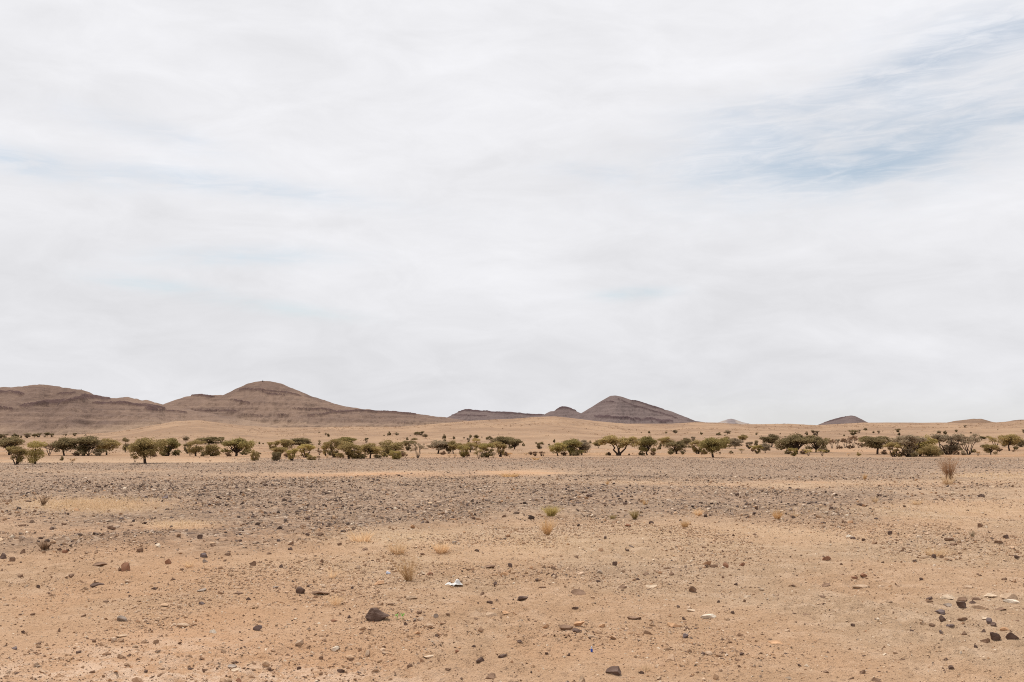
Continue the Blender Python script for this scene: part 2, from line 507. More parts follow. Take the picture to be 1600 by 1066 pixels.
ground = obj('ground', gm, ground_material())
tag(ground, kind='structure')

# ------------------------------------------------------------------ hills
M_NEAR = hill_material('brown_hill_rock', (0.212, 0.141, 0.104), (0.158, 0.104, 0.080), (0.092, 0.060, 0.052), (0.31, 0.213, 0.146))
M_FAR = hill_material('mauve_hill_rock', (0.168, 0.124, 0.113), (0.137, 0.101, 0.094), (0.088, 0.063, 0.062), (0.19, 0.140, 0.118))
M_PALE = hill_material('pale_peak_rock', (0.245, 0.205, 0.200), (0.205, 0.172, 0.172), (0.15, 0.125, 0.128), (0.36, 0.30, 0.26))
M_LOW = hill_material('sandy_hill', (0.235, 0.152, 0.102), (0.195, 0.124, 0.085), (0.15, 0.095, 0.068), (0.30, 0.20, 0.132))


def hill(name, profile, rc, front, backd, mat, bands=(), foot_y=None, seed=0, step=1.0, gully=0.07, terr=0.008, rough=0.5, apron=1.45, footamt=1.0, rows=110):
    pr = np.array(profile, float)
    xs = np.arange(pr[0, 0], pr[-1, 0] + 0.01, step)
    # smooth-ish outline with fine natural unevenness
    ys = np.interp(xs, pr[:, 0], pr[:, 1])
    k = np.array([1, 2, 3, 2, 1.]) / 9
    ys = np.convolve(np.pad(ys, 2, mode='edge'), k, 'valid')
    ys = ys + (fbm(xs / 9.0, xs * 0 + seed, 4, seed + 3) - 0.5) * 2.6 * rough
    dx, dy, dzv = pixdir(xs, ys)
    hl = np.hypot(dx, dy)
    ux, uy, el = dx / hl, dy / hl, dzv / hl
    rid = rc + (fbm(xs / 60.0, xs * 0 + 5 + seed, 3, seed + 7) - 0.5) * front * 0.35
    zr = CAM_H + el * rid
    zb = -6.0
    t = np.concatenate([np.linspace(0, 1, rows), 1 + np.linspace(0.04, 1, 26)])
    T, _ = np.meshgrid(t, xs, indexing='ij')
    rad = np.where(T <= 1, rid[None] - front * (1 - T), rid[None] + backd * (T - 1))
    f = np.where(T <= 1, 0.30 * T + 0.70 * T ** apron, np.maximum(1 - (T - 1), 0) ** 1.2)
    H = np.maximum(zr[None] - zb, 0.5)
    WX, WY = rad * ux[None], rad * uy[None]
    env = np.where(T <= 1, np.sin(np.pi * np.clip(T, 0, 1)) ** 0.8, np.sin(np.pi * np.clip(T - 1, 0, 1)))
    sc = front / 5.0
    g = fbm(WX / (sc * 0.8) + 5, WY / (sc * 2.2), 4, seed + 13)
    rg = 1 - np.abs(2 * fbm(WX / (sc * 0.32), WY / (sc * 1.5), 4, seed + 23) - 1)
    Z = zb + H * f
    Z = Z + env * H * (gully * 2.0 * (g - 0.5) - gully * 1.3 * (rg - 0.75))
    Hm = float(H.max())
    rill = np.abs(2 * fbm(WX / (sc * 0.12), WY / (sc * 1.3), 4, seed + 83, 0.6) - 1)
    Z = Z - env * H * gully * 0.9 * np.clip(0.45 - rill, 0, 1) * np.clip(1.25 - T, 0, 1)
    fine = sc * 0.11
    Z = Z + np.clip(env * 1.6, 0, 1) * Hm * 0.052 * (np.abs(2 * fbm(WX / fine, WY / (fine * 2.0), 4, seed + 73, 0.6) - 1) - 0.25)
    ph = Z / (Hm * 0.085) + 1.5 * fbm(WX / (sc * 2), WY / (sc * 2), 3, seed + 33)
    Z = Z + env * terr * Hm * np.sin(2 * np.pi * ph) * (0.4 + fbm(WX / sc, WY / sc, 2, seed + 43))
    # dark rock outcrops that stand out of the slope as ledges
    ppx, ppy = project(WX, WY, Z)
    band = np.zeros_like(Z)
    for pts, th in bands:
        pb = np.array(pts, float)
        cyb = np.interp(ppx, pb[:, 0], pb[:, 1], left=-9999, right=-9999)
        wob = (fbm(WX / (sc * 0.25), WY / (sc * 0.6), 4, seed + 53) - 0.5)
        ends = np.clip(np.minimum(ppx - pb[0, 0], pb[-1, 0] - ppx) / 10.0, 0, 1)
        b = sstep(1.0, 0.55, np.abs(ppy - cyb + wob * th * 1.9) / (th * 0.62 * (0.35 + 0.65 * ends)))
        band = np.maximum(band, b * np.where(T <= 1.02, 1, 0))
    Z = Z + band * Hm * 0.022
    nrow, ncol = Z.shape
    ii = np.arange(nrow * ncol).reshape(nrow, ncol)
    fc = np.stack([ii[:-1, :-1], ii[:-1, 1:], ii[1:, 1:], ii[1:, :-1]], -1).reshape(-1, 4)
    m = mesh_np(name, np.stack([WX, WY, Z], -1).reshape(-1, 3), fc, True)
    attr(m, 'band', band)
    if foot_y is None:
        ft = sstep(0.30, 0.02, T)
    else:
        fy = np.array(foot_y, float)
        fl = np.interp(ppx, fy[:, 0], fy[:, 1])
        ft = sstep(-9, 7, ppy - fl + (fbm(WX / sc, WY / sc, 4, seed + 63) - 0.5) * 16)
    attr(m, 'foot', ft * footamt)
    o = obj(name, m, mat)
    tag(o, kind='structure')
    return o


hill('hill', [(-420, 640), (-300, 618), (-180, 611), (-60, 609), (0, 606), (30, 604), (52, 601.5), (66, 601.5), (90, 604), (112, 607.5), (127, 609), (140, 613), (152, 619), (164, 623), (178, 622.5),
              (200, 620.5), (212, 623), (222, 626), (228, 624.5), (236, 627.5), (250, 631), (275, 636), (310, 643), (360, 652), (420, 662), (470, 672)],
     1450, 520, 500, M_NEAR,
     bands=[([(-60, 618), (0, 614), (18, 615), (38, 617)], 4), ([(-40, 640), (0, 638), (22, 639)], 3), ([(30, 634), (50, 631), (75, 629.5), (110, 626.5), (128, 621.5), (150, 620.5), (172, 623)], 6),
            ([(144, 631), (170, 630), (200, 633.5), (225, 634.5), (258, 636)], 6.5), ([(225, 640), (262, 642), (292, 645)], 2), ([(88, 617), (118, 615)], 2)],
     foot_y=[(-420, 668), (0, 668), (60, 672), (150, 670), (230, 660), (300, 655), (470, 655)], seed=100, footamt=0.85, rough=0.95, gully=0.11)
hill('hill', [(170, 662), (220, 640), (255, 631.5), (275, 625), (292, 619.5), (312, 617.5), (332, 617.5), (348, 617.5), (358, 613), (372, 606), (386, 600), (398, 596.5), (411, 595.2), (425, 596.3), (440, 599.5), (455, 606),
              (470, 612), (490, 620.5), (506, 625), (522, 630.5), (545, 636), (565, 639), (590, 641.5), (620, 643.5), (650, 646.5), (672, 650), (700, 653), (725, 657), (760, 662), (800, 668)],
     1750, 560, 500, M_NEAR,
     bands=[([(372, 610), (400, 609), (425, 612), (448, 614), (470, 620)], 2.4), ([(410, 614), (425, 617), (445, 618)], 2.4), ([(295, 620), (312, 619.5), (335, 621)], 3), ([(300, 642), (330, 642.5), (375, 643.5)], 2),
            ([(430, 648), (452, 648.5)], 3), ([(455, 638), (500, 640), (530, 645), (545, 643)], 2), ([(370, 650), (390, 649.5), (410, 651)], 2), ([(480, 650), (520, 647), (560, 643), (620, 646), (650, 649)], 2.2), ([(620, 662), (680, 663.5)], 1.6),
            ([(360, 625), (395, 632)], 2)],
     foot_y=[(170, 660), (300, 656), (400, 652), (460, 657), (540, 661), (620, 663), (700, 663), (800, 668)], seed=200, footamt=0.9, rough=0.7, gully=0.10)
hill('hill', [(650, 672), (680, 664), (700, 651.5), (712, 646), (722, 641), (727, 639.2), (745, 641), (780, 643.8), (820, 646), (855, 648), (900, 651), (950, 656), (1000, 664)],
     3300, 420, 500, M_FAR, bands=[([(715, 644), (727, 641.5), (760, 643.6), (850, 649)], 2.2), ([(706, 649), (735, 649), (760, 650.5)], 1.5)], seed=300, footamt=0.2, gully=0.04, rough=0.35)
hill('hill', [(820, 660), (845, 651.5), (853, 646), (860, 642.5), (866, 642.5), (871, 638), (877, 636.2), (884, 636.2), (893, 639), (902, 643.5), (912, 648), (930, 654), (955, 662), (980, 668)],
     2650, 330, 400, M_FAR, bands=[([(869, 640.5), (878, 638.2), (886, 638.4), (900, 643.5)], 3.2)], seed=400, footamt=0.2, gully=0.04, rough=0.35)
hill('hill', [(868, 668), (890, 656), (908, 646), (922, 637.5), (936, 628.5), (948, 621.5), (954, 618.3), (961, 618), (970, 619.5), (985, 624.5), (1000, 629), (1020, 634.5), (1038, 640), (1050, 643), (1062, 648), (1075, 653), (1086, 657.5), (1100, 660), (1130, 664), (1160, 670)],
     2450, 430, 450, M_FAR, bands=[([(928, 651), (945, 652.5), (985, 653.5), (1020, 656), (1052, 659)], 4.2), ([(940, 629.5), (955, 628.5), (966, 631)], 1.3), ([(966, 624), (990, 634), (1030, 645), (1060, 655)], 1.3), ([(985, 625.5), (1010, 632.5), (1040, 642.5)], 1.6)],
     seed=500, footamt=0.15, gully=0.05, rough=0.4)
hill('hill', [(1095, 668), (1115, 662.5), (1128, 658), (1137, 655.5), (1143, 654.3), (1150, 656), (1160, 659.5), (1172, 662.5), (1195, 668)],
     4800, 420, 400, M_PALE, bands=[], foot_y=[(1095, 640), (1134, 650), (1138, 664), (1148, 664), (1152, 650), (1195, 640)], seed=600, footamt=0.9, gully=0.05, rough=0.4)
hill('hill', [(1245, 674), (1274, 665.5), (1290, 659), (1305, 654.3), (1320, 651), (1330, 649.2), (1337, 650.5), (1345, 654.5), (1355, 660), (1366, 664), (1390, 674)],
     2100, 300, 300, M_FAR, bands=[([(1288, 660.5), (1305, 655.5), (1322, 652)], 1.8)], seed=700, footamt=0.15, gully=0.03, rough=0.3)
hill('hill', [(1450, 668), (1472, 661.5), (1490, 658.3), (1508, 656), (1522, 654.5), (1533, 654.3), (1543, 657), (1556, 660.5), (1580, 668)],
     1250, 190, 250, M_LOW, seed=800, footamt=0.6, gully=0.05, rough=0.4)
hill('hill', [(1540, 668), (1570, 659), (1590, 656.2), (1610, 655), (1680, 652), (1760, 653), (1900, 662), (2000, 672)],
     1200, 190, 250, M_LOW, seed=900, footamt=0.6, gully=0.05, rough=0.4)

# ------------------------------------------------------------------ stones
def icosphere(sub):
    p = (1 + 5 ** 0.5) / 2
    v = [(-1, p, 0), (1, p, 0), (-1, -p, 0), (1, -p, 0), (0, -1, p), (0, 1, p), (0, -1, -p), (0, 1, -p), (p, 0, -1), (p, 0, 1), (-p, 0, -1), (-p, 0, 1)]
    f = [(0, 11, 5), (0, 5, 1), (0, 1, 7), (0, 7, 10), (0, 10, 11), (1, 5, 9), (5, 11, 4), (11, 10, 2), (10, 7, 6), (7, 1, 8), (3, 9, 4), (3, 4, 2), (3, 2, 6), (3, 6, 8), (3, 8, 9), (4, 9, 5), (2, 4, 11), (6, 2, 10), (8, 6, 7), (9, 8, 1)]
    v = [np.array(q) / np.linalg.norm(q) for q in v]
    for _ in range(sub):
        cache, nf = {}, []
        def mid(a, b):
            k = (min(a, b), max(a, b))
            if k not in cache:
                q = v[a] + v[b]
                v.append(q / np.linalg.norm(q)); cache[k] = len(v) - 1
            return cache[k]
        for a, b, c in f:
            ab, bc, ca = mid(a, b), mid(b, c), mid(c, a)
            nf += [(a, ab, ca), (b, bc, ab), (c, ca, bc), (ab, bc, ca)]
        f = nf
    return np.array(v), np.array(f)


ICO1, ICO1F = icosphere(1)
ICO2, ICO2F = icosphere(2)
ICO3, ICO3F = icosphere(3)


def rock_verts(base, rng, cuts=13, depth=(0.34, 0.80)):
    v = base.copy()
    for _ in range(cuts):                                # knock flat faces off
        n = rng.normal(size=3); n /= np.linalg.norm(n)
        d = rng.uniform(*depth)
        s = v @ n
        v = v - np.outer(np.maximum(s - d, 0), n)
    v = v * (1 + 0.06 * (rng.random((len(v), 1)) - 0.5))
    lo, hi = v.min(0), v.max(0)
    return (v - (lo + hi) / 2) / (hi - lo)               # unit box, centred


STONE_C = {'k': ((0.098, 0.060, 0.044), 'dark'), 'b': ((0.175, 0.105, 0.066), 'brown'), 'r': ((0.215, 0.105, 0.060), 'red-brown'), 'g': ((0.25, 0.195, 0.155), 'grey'),
           'v': ((0.14, 0.103, 0.095), 'purplish'), 't': ((0.36, 0.25, 0.165), 'tan'), 'o': ((0.40, 0.235, 0.130), 'orange-tan'), 'p': ((0.42, 0.315, 0.22), 'pale'),
           'w': ((0.50, 0.42, 0.33), 'whitish')}
STONE_M = {k: stone_material(n.replace('-', '_') + '_stone', c) for k, (c, n) in STONE_C.items()}
ROCKS = """469,923,14,11,k 500,927,28,6,b 550,919,5,4,k 592,911,16,7,o 660,896,11,6,p 672,897,9,6,r 774,913,6,7,k 643,934,16,7,t 753,928,8,6,b 765,941,10,5,k
655,957,9,5,b 681,962,8,6,g 671,978,14,8,t 652,988,12,5,o 634,975,6,5,k 648,970,5,4,k 683,993,7,4,k 522,970,12,4,r 523,1013,13,7,w 502,1028,7,5,b 532,1048,12,6,k 586,1047,12,8,t 467,1044,7,5,k 401,981,15,9,v
750,1031,15,9,k 785,1025,16,6,k 715,1017,8,4,r 670,1026,20,5,p 766,1057,20,9,b 961,881,8,7,k 1135,884,9,8,r 1160,882,10,5,r 865,899,8,5,k 841,906,10,4,k 847,918,12,4,b 905,925,26,9,b 973,917,13,5,b 1018,916,20,5,p
1083,921,12,10,b 817,935,18,8,k 899,950,10,4,k 992,966,22,6,b 1107,963,27,8,w 1080,954,14,5,p 884,980,24,9,b 906,975,18,8,o 902,985,16,5,k 853,979,12,7,o 941,978,9,6,o 1056,977,24,8,o 1071,994,9,7,v 1069,967,6,5,k 1145,957,6,5,k 1075,982,8,5,b
922,997,5,4,k 959,1048,24,13,k 1002,1051,9,5,k 909,1062,11,9,t 854,1021,6,4,k 889,1023,6,5,k 1292,914,13,5,b 1350,899,13,6,r 1336,903,10,4,r 1345,917,24,3,t 1286,932,12,3,b 1515,917,12,5,t 1454,935,10,5,k 1453,940,9,4,b 1485,933,24,7,p 1505,937,14,6,b 1526,936,14,5,b 1551,931,20,6,p
1578,932,22,9,t 1582,940,20,6,w 1504,946,13,10,k 1482,946,12,6,g 1533,949,22,7,t 1565,952,16,5,b 1520,941,8,5,k 1471,957,13,7,v 1473,967,9,9,k 1505,967,15,5,b 1547,971,9,8,v 1540,966,14,5,p 1554,976,11,6,k 1442,974,10,5,t 1457,977,9,5,b 1486,978,12,5,v 1507,990,9,6,b 1538,986,8,5,k
1570,983,13,6,o 1556,995,16,11,k 1583,994,18,11,k 1540,1001,12,7,b 1525,1010,5,5,k 1472,988,7,5,v 1425,985,7,3,k 1333,977,6,5,k 1213,1004,22,5,o 1348,1050,9,6,b 1370,1063,14,7,b 1488,1043,8,5,k 1478,1031,7,5,k 1502,1020,4,4,w 150,913,20,6,k 59,917,6,5,k 77,927,6,4,b
314,922,14,5,g 314,943,9,5,v 370,927,18,3,b 388,936,8,5,k 285,977,20,7,t 332,987,11,6,w 188,994,18,6,t 190,967,16,9,g 146,1002,6,5,b 36,988,6,5,k 92,985,5,6,b 22,1013,8,4,v 211,1010,9,5,p 360,1042,18,6,g 368,1046,15,6,p 320,1047,9,4,b 143,1050,8,4,b 372,1063,9,6,r
227,1049,6,4,k 5,870,10,9,k 18,874,8,6,b 35,862,8,6,b 154,761,6,4,k 257,777,9,5,v 80,826,6,4,k 62,841,7,3,k 160,835,8,4,b 267,823,5,3,k 312,839,8,6,k 318,868,11,7,v 155,882,20,6,b 195,886,14,11,r 187,889,7,6,b 262,878,9,8,r 333,852,9,5,b 394,881,10,8,b 320,877,8,5,g 285,890,6,4,b
387,766,11,4,p 13,783,10,4,b 414,758,7,5,k 563,762,5,4,k 461,788,6,4,k 604,769,6,4,k 640,842,10,4,w 710,848,8,5,g 797,883,7,5,k 439,885,6,5,k 764,885,20,5,b 570,858,10,4,b 502,877,7,6,b 453,858,8,4,k 981,821,11,5,r 1018,817,8,5,k 946,840,6,4,k 1048,831,6,4,b 1118,785,6,4,p 1152,773,6,5,k
977,787,7,4,k 922,775,9,4,k 1293,873,15,7,r 1329,838,14,5,w 1333,841,9,4,k 1391,833,8,5,k 1534,775,10,5,k 1491,771,9,4,p 1533,821,8,5,b 1484,843,13,5,b 1491,851,10,4,b 1562,847,14,4,b 1573,839,7,5,k 1445,870,12,5,t 1460,869,7,5,k 1430,877,6,4,k 1300,794,9,4,k 1345,789,10,4,k 1375,774,7,4,k
1060,948,5,4,k 1010,897,9,4,b 1050,897,8,5,b 996,905,8,4,k 935,908,7,4,k 700,960,6,4,b 620,906,7,3,t 744,967,8,4,b 791,957,14,5,o 768,960,18,6,t 545,964,6,5,k 460,952,7,3,b 430,918,9,4,g 481,916,6,4,k 610,944,10,4,b 1190,921,9,4,p 1168,932,12,4,p 1150,913,6,4,k 1130,902,5,4,b 1163,939,6,4,b 1123,940,5,4,k
270,905,8,4,b 240,920,9,4,k 110,900,9,5,b 130,962,7,4,b 246,1018,8,4,k 122,1019,8,4,k 215,1030,6,4,b 280,1005,7,4,b 349,1018,8,5,t 297,1045,9,4,k 60,1005,7,4,b 65,1050,9,4,t 420,1045,8,5,b 548,1030,7,4,b 600,1020,8,4,t 640,1040,9,5,b 700,1046,9,5,b 740,1010,7,4,k 812,1002,8,4,k 1030,1060,9,5,t 1099,1021,7,4,k 1160,1022,8,4,k
1090,1050,8,4,b 1141,1003,7,4,b 1250,1040,7,4,k 1292,1050,9,4,b 1330,1060,10,4,b 1400,1020,7,4,t 1230,985,8,4,t 1260,960,9,3,b 1390,940,10,3,t 1240,915,8,3,b 1440,905,7,4,k 1570,905,8,4,b 1410,860,9,4,b 1520,880,8,4,t 1590,870,7,4,k 1320,815,8,4,b 1180,835,7,3,b 1100,855,7,3,b 1240,860,9,3,t 900,870,8,4,b 980,860,7,3,k
100,862,9,5,r 218,860,9,5,b 245,850,7,4,k 355,866,9,5,b 375,845,7,4,k 420,865,8,4,b 530,850,7,4,b 480,835,7,4,k 660,866,8,4,b 745,860,8,4,k 30,900,9,4,b 8,945,8,4,t 50,960,7,4,b 165,940,9,3,b 215,955,9,4,t""".split()

LANDMARKS = [('big dark boulder', 589, 962), ('white plastic scrap', 709, 911), ('brown oval boulder', 959, 1048), ('round dark rock', 469, 923), ('tall wispy dry weed', 640, 888),
             ('ball-shaped green shrub', 860, 797), ('tall dry brown shrub', 1484, 735), ('long whitish slab', 1107, 963), ('ragged rusty weed', 70, 851), ('blue bottle cap', 925, 1016), ('red-brown block', 1135, 884),
             ('low dark green shrub', 993, 803), ('pale straw patch', 140, 788), ('whitish flat stone', 523, 1013), ('paired dark rocks', 1570, 995), ('crouching orange tuft', 1215, 802), ('grey rounded cobble', 190, 967), ('flat purplish rock', 401, 981), ('long brown slab', 150, 913), ('lone rusty stone', 1293, 873), ('flat orange-tan slab', 1213, 1004)]
used_labels = {}


def locate(x, y, skip=None):
    best = sorted(LANDMARKS, key=lambda L: math.hypot(x - L[1], (y - L[2]) * 1.6) + (1e6 if skip and L[0] == skip else 0))[0]
    dx, dy = x - best[1], (y - best[2]) * 1.6
    d = math.hypot(dx, dy)
    far = 'close' if d < 45 else ('well' if d > 150 else 'just')
    if abs(dx) > 2.2 * abs(dy):
        rel = 'right of' if dx > 0 else 'left of'
    elif abs(dy) > 2.2 * abs(dx):
        rel = 'in front of' if dy > 0 else 'behind'
    else:
        rel = ('before' if dy > 0 else 'behind') + (' and right of' if dx > 0 else ' and left of')
    return f'{far} {rel} the {best[0]}'


ROCK_OWN = {(589, 962): 'big dark angular boulder lying alone on the foreground sand, highest at its left end',
            (469, 923): 'round dark rock on pale sand behind and left of the big boulder', (959, 1048): 'brown oval boulder half sunk in the sand near the bottom edge',
            (1107, 963): 'long whitish slab lying flat on the open sand', (523, 1013): 'whitish flat stone on orange sand before the big dark boulder',
            (1135, 884): 'small red-brown block standing on the open sand', (1293, 873): 'lone rusty stone on smooth sand behind the flat stones at right',
            (1213, 1004): 'thin flat orange-tan slab on the bare sand right of the long whitish slab', (190, 967): 'grey rounded cobble sunk in orange sand of the left foreground',
            (401, 981): 'flat purplish rock lying left of the big dark boulder', (150, 913): 'long brown slab lying on the left foreground sand behind the grey cobble'}
pend = []


def place_rock(x, y, w, h, key, ico=2):
    rng = np.random.default_rng(int(x * 7 + y * 131))
    X, Y, Z = hit(x, y + h * 0.42)
    d = math.hypot(X, Y)
    W = w * d / FPX
    dep = min(0.32, math.atan2(CAM_H, d))
    D = W * rng.uniform(0.6, 0.85)
    H = max((h * d / FPX - D * math.sin(dep) * 0.75), W * 0.16)
    base, fcs = {1: (ICO1, ICO1F), 2: (ICO2, ICO2F), 3: (ICO3, ICO3F)}[ico]
    v = rock_verts(base, rng) * np.array([W, D, H * 1.5])
    m = mesh_np('rock', v, fcs, False)
    o = obj('rock', m, STONE_M[key], loc=(X, Y + D * 0.3, Z + H * 0.26))
    o.rotation_euler = (rng.uniform(-0.1, 0.1), rng.uniform(-0.1, 0.1), rng.uniform(-0.35, 0.35))
    o['category'] = 'rock'
    o['group'] = 'loose rocks lying on the desert ground'
    if (x, y) in ROCK_OWN:
        o['label'] = ROCK_OWN[(x, y)]
    else:
        size = 'tiny' if w < 8 else ('small' if w < 13 else ('medium' if w < 20 else 'large'))
        shp = 'flat' if h / w < 0.42 else ('low' if h / w < 0.62 else 'chunky')
        pend.append((o, f'{size} {shp} {STONE_C[key][1]} stone', locate(x, y), x, y))
    return o


def big_boulder():
    """the main rock: a long wedge, blunt and high at the left, low lobe at the right"""
    rng = np.random.default_rng(5)
    X, Y, Z = hit(589, 970)
    d = math.hypot(X, Y)
    s = d / FPX
    v = ICO3.copy()
    for n, dd in (((-0.6, -0.7, 0.35), 0.62), ((0.5, -0.75, 0.4), 0.5), ((0.75, 0.1, 0.65), 0.42), ((-0.9, 0.1, 0.3), 0.66), ((0.1, -0.3, 0.95), 0.62), ((-0.4, 0.5, 0.75), 0.6), ((0.2, -0.95, 0.1), 0.6), ((0.3, 0.9, 0.3), 0.6)):
        n = np.array(n); n = n / np.linalg.norm(n)
        v = v - np.outer(np.maximum(v @ n - dd, 0), n)
    v[:, 2] *= np.interp(v[:, 0], [-1, -0.35, 0.2, 0.65, 1], [0.9, 1.25, 1.0, 0.62, 0.5])
    v = v * (1 + 0.07 * (rng.random((len(v), 1)) - 0.5))
    lo, hi = v.min(0), v.max(0)
    v = (v - (lo + hi) / 2) / (hi - lo) * np.array([37.5 * s, 24 * s, 23 * s])
    o = obj('rock', mesh_np('rock', v, ICO3F, False), STONE_M['k'], loc=(X, Y + 8 * s, Z + 7.0 * s))
    tag(o, ROCK_OWN[(589, 962)], 'rock', 'loose rocks lying on the desert ground')


big_boulder()
for s in ROCKS:
    x, y, w, h, k = s.split(',')
    place_rock(int(x), int(y), int(w), int(h), k, 2 if int(w) > 9 else 1)

ORD = ['leftmost', 'second', 'third', 'fourth', 'fifth', 'sixth', 'seventh', 'eighth', 'ninth', 'tenth', 'eleventh', 'twelfth']
NUM = {2: 'two', 3: 'three', 4: 'four', 5: 'five', 6: 'six', 7: 'seven', 8: 'eight', 9: 'nine', 10: 'ten', 11: 'eleven', 12: 'twelve'}


def plural(s):
    return s + ('es' if s.endswith(('sh', 'ss')) else 's')


def settle(items):
    """give each pending thing a label of its own: kind and place, and its rank from the left where several agree"""
    d = {}
    for it in items:
        d.setdefault((it[1], it[2]), []).append(it)
    for (what, where), lst in d.items():
        lst.sort(key=lambda i: i[3])
        for k, it in enumerate(lst):
            if len(lst) == 1:
                it[0]['label'] = f'{what} {where}'
            elif len(lst) == 2:
                it[0]['label'] = f"{'left' if k == 0 else 'right'} one of {plural(what)} {where}"
            else:
                it[0]['label'] = f"{ORD[k]} of {NUM.get(len(lst), str(len(lst)))} {plural(what)} {where}"


settle(pend)

# gravel: nobody could count it
PAL_DARK = np.array([(0.070, 0.046, 0.036), (0.110, 0.074, 0.055), (0.155, 0.105, 0.076), (0.22, 0.152, 0.108), (0.095, 0.066, 0.056), (0.40, 0.300, 0.22), (0.30, 0.195, 0.125), (0.34, 0.245, 0.175), (0.27, 0.19, 0.14), (0.46, 0.35, 0.26)])
PAL_SAND = np.array([(0.30, 0.18, 0.105), (0.38, 0.245, 0.150), (0.22, 0.13, 0.078), (0.13, 0.074, 0.046), (0.46, 0.32, 0.205), (0.34, 0.19, 0.10), (0.52, 0.41, 0.30), (0.115, 0.068, 0.047), (0.26, 0.14, 0.075), (0.40, 0.26, 0.16), (0.18, 0.105, 0.066)])


def gravel(name, r0, r1, dens, smin, smax, power, cutoff, sandy, fine, clods=False):
    """scatter angular stones over the ground between two distances; dens per square metre"""
    half = R(34)
    n = int(dens * half * (r1 * r1 - r0 * r0))
    r = np.sqrt(RNG.uniform(r0 * r0, r1 * r1, n))
    a = RNG.uniform(-half, half, n)
    X, Y = r * np.sin(a), r * np.cos(a)
    Z = height(X, Y)
    pvv, _, _ = zones(X, Y, Z)
    clump = sstep(0.40, 0.66, fbm(X / 1.9, Y / 2.6, 4, 301))
    prob = pvv * (0.35 + 0.65 * clump) if not sandy else (0.18 + 0.82 * clump) * (1 - 0.35 * pvv)
    if clods:
        qx, qy = project(X, Y, Z)
        prob = prob * (1 - 0.85 * np.clip(1.3 * bump(qx, qy, 1250, 940, 380, 90), 0, 1)) * clump
    keep = RNG.random(n) < np.maximum(prob, cutoff)
    X, Y, Z, pvv = X[keep], Y[keep], Z[keep], pvv[keep]
    n = len(X)
    size = smin * (1 - RNG.random(n) * (1 - (smin / smax) ** power)) ** (-1 / power)
    base, fcs = (icosphere(0) if not fine else (np.array([(1, 0, 0), (-0.6, 0.8, 0), (-0.5, -0.9, 0), (0.1, 0.1, 1.0), (0.5, -0.4, 0.6)], float), np.array([(0, 1, 3), (1, 2, 3), (2, 4, 3), (4, 0, 3), (2, 0, 4)])))
    nb = len(base)
    jit = 1 + RNG.uniform(-0.38, 0.38, (n, nb, 1))
    V = base[None] * jit
    sc = np.stack([RNG.uniform(0.7, 1.3, n), RNG.uniform(0.5, 1.0, n), RNG.uniform(0.28, 0.75, n) + (0.0 if fine else 0.18)], -1) * size[:, None] * 0.5
    V = V * sc[:, None, :]
    th = RNG.uniform(0, 2 * np.pi, n)
    c, s_ = np.cos(th)[:, None], np.sin(th)[:, None]
    tl = RNG.uniform(-0.3, 0.3, n)[:, None]
    V[:, :, 2] += tl * V[:, :, 0]
    x_, y_ = V[:, :, 0] * c - V[:, :, 1] * s_, V[:, :, 0] * s_ + V[:, :, 1] * c
    V[:, :, 0], V[:, :, 1] = x_ + X[:, None], y_ + Y[:, None]
    V[:, :, 2] += (Z + (size * 0.10 if not fine else 0))[:, None]
    F = fcs[None] + (np.arange(n) * nb)[:, None, None]
    pal = np.where((RNG.random(n) < (0.72 * pvv + 0.10))[:, None], PAL_DARK[RNG.integers(0, len(PAL_DARK), n)], PAL_SAND[RNG.integers(0, len(PAL_SAND), n)])
    if clods:
        pal = np.array([(0.40, 0.26, 0.165), (0.36, 0.23, 0.14), (0.44, 0.305, 0.205), (0.31, 0.19, 0.115)])[RNG.integers(0, 4, n)]
    pal = pal ** 0.94 * RNG.uniform(0.85, 1.2, (n, 1))
    m = mesh_np(name, V.reshape(-1, 3), F.reshape(-1, 3), False)
    attr_col(m, 'col', np.repeat(pal, nb, 0))
    o = obj(name, m, GRAVEL_M)
    tag(o, kind='stuff')
    return n


GRAVEL_M = attr_material('gravel_stones')
counts = [gravel('gravel', 6, 17, 900, 0.012, 0.060, 2.0, 0.26, True, True),
          gravel('gravel', 17, 30, 380, 0.017, 0.075, 2.0, 0.24, True, True),
          gravel('gravel', 6, 30, 34, 0.032, 0.10, 2.3, 0.0, True, False, True),
          gravel('gravel', 15, 60, 42, 0.033, 0.17, 2.0, 0.02, False, False),
          gravel('gravel', 30, 62, 80, 0.024, 0.10, 2.0, 0.12, True, True),
          gravel('gravel', 60, 130, 15, 0.06, 0.24, 2.0, 0.02, False, True)]
print('gravel', counts)


# ------------------------------------------------------------------ plants
def tube(path, radii, sides=6):
    path = np.array(path, float)
    V, F = [], []
    for i, p in enumerate(path):
        d = path[min(i + 1, len(path) - 1)] - path[max(i - 1, 0)]
        d = d / (np.linalg.norm(d) + 1e-9)
        a = np.cross(d, (0.31, 0.87, 0.38)); a /= np.linalg.norm(a)
        b = np.cross(d, a)
        for k in range(sides):
            t = 2 * math.pi * k / sides
            V.append(p + radii[i] * (math.cos(t) * a + math.sin(t) * b))
    for i in range(len(path) - 1):
        for k in range(sides):
            q = (k + 1) % sides
            F.append((i * sides + k, i * sides + q, (i + 1) * sides + q, (i + 1) * sides + k))
    return np.array(V), np.array(F)


def join(parts):
    V, F, off = [], [], 0
    for v, f in parts:
        V.append(v); F.append(f + off); off += len(v)
    return np.concatenate(V), np.concatenate(F)


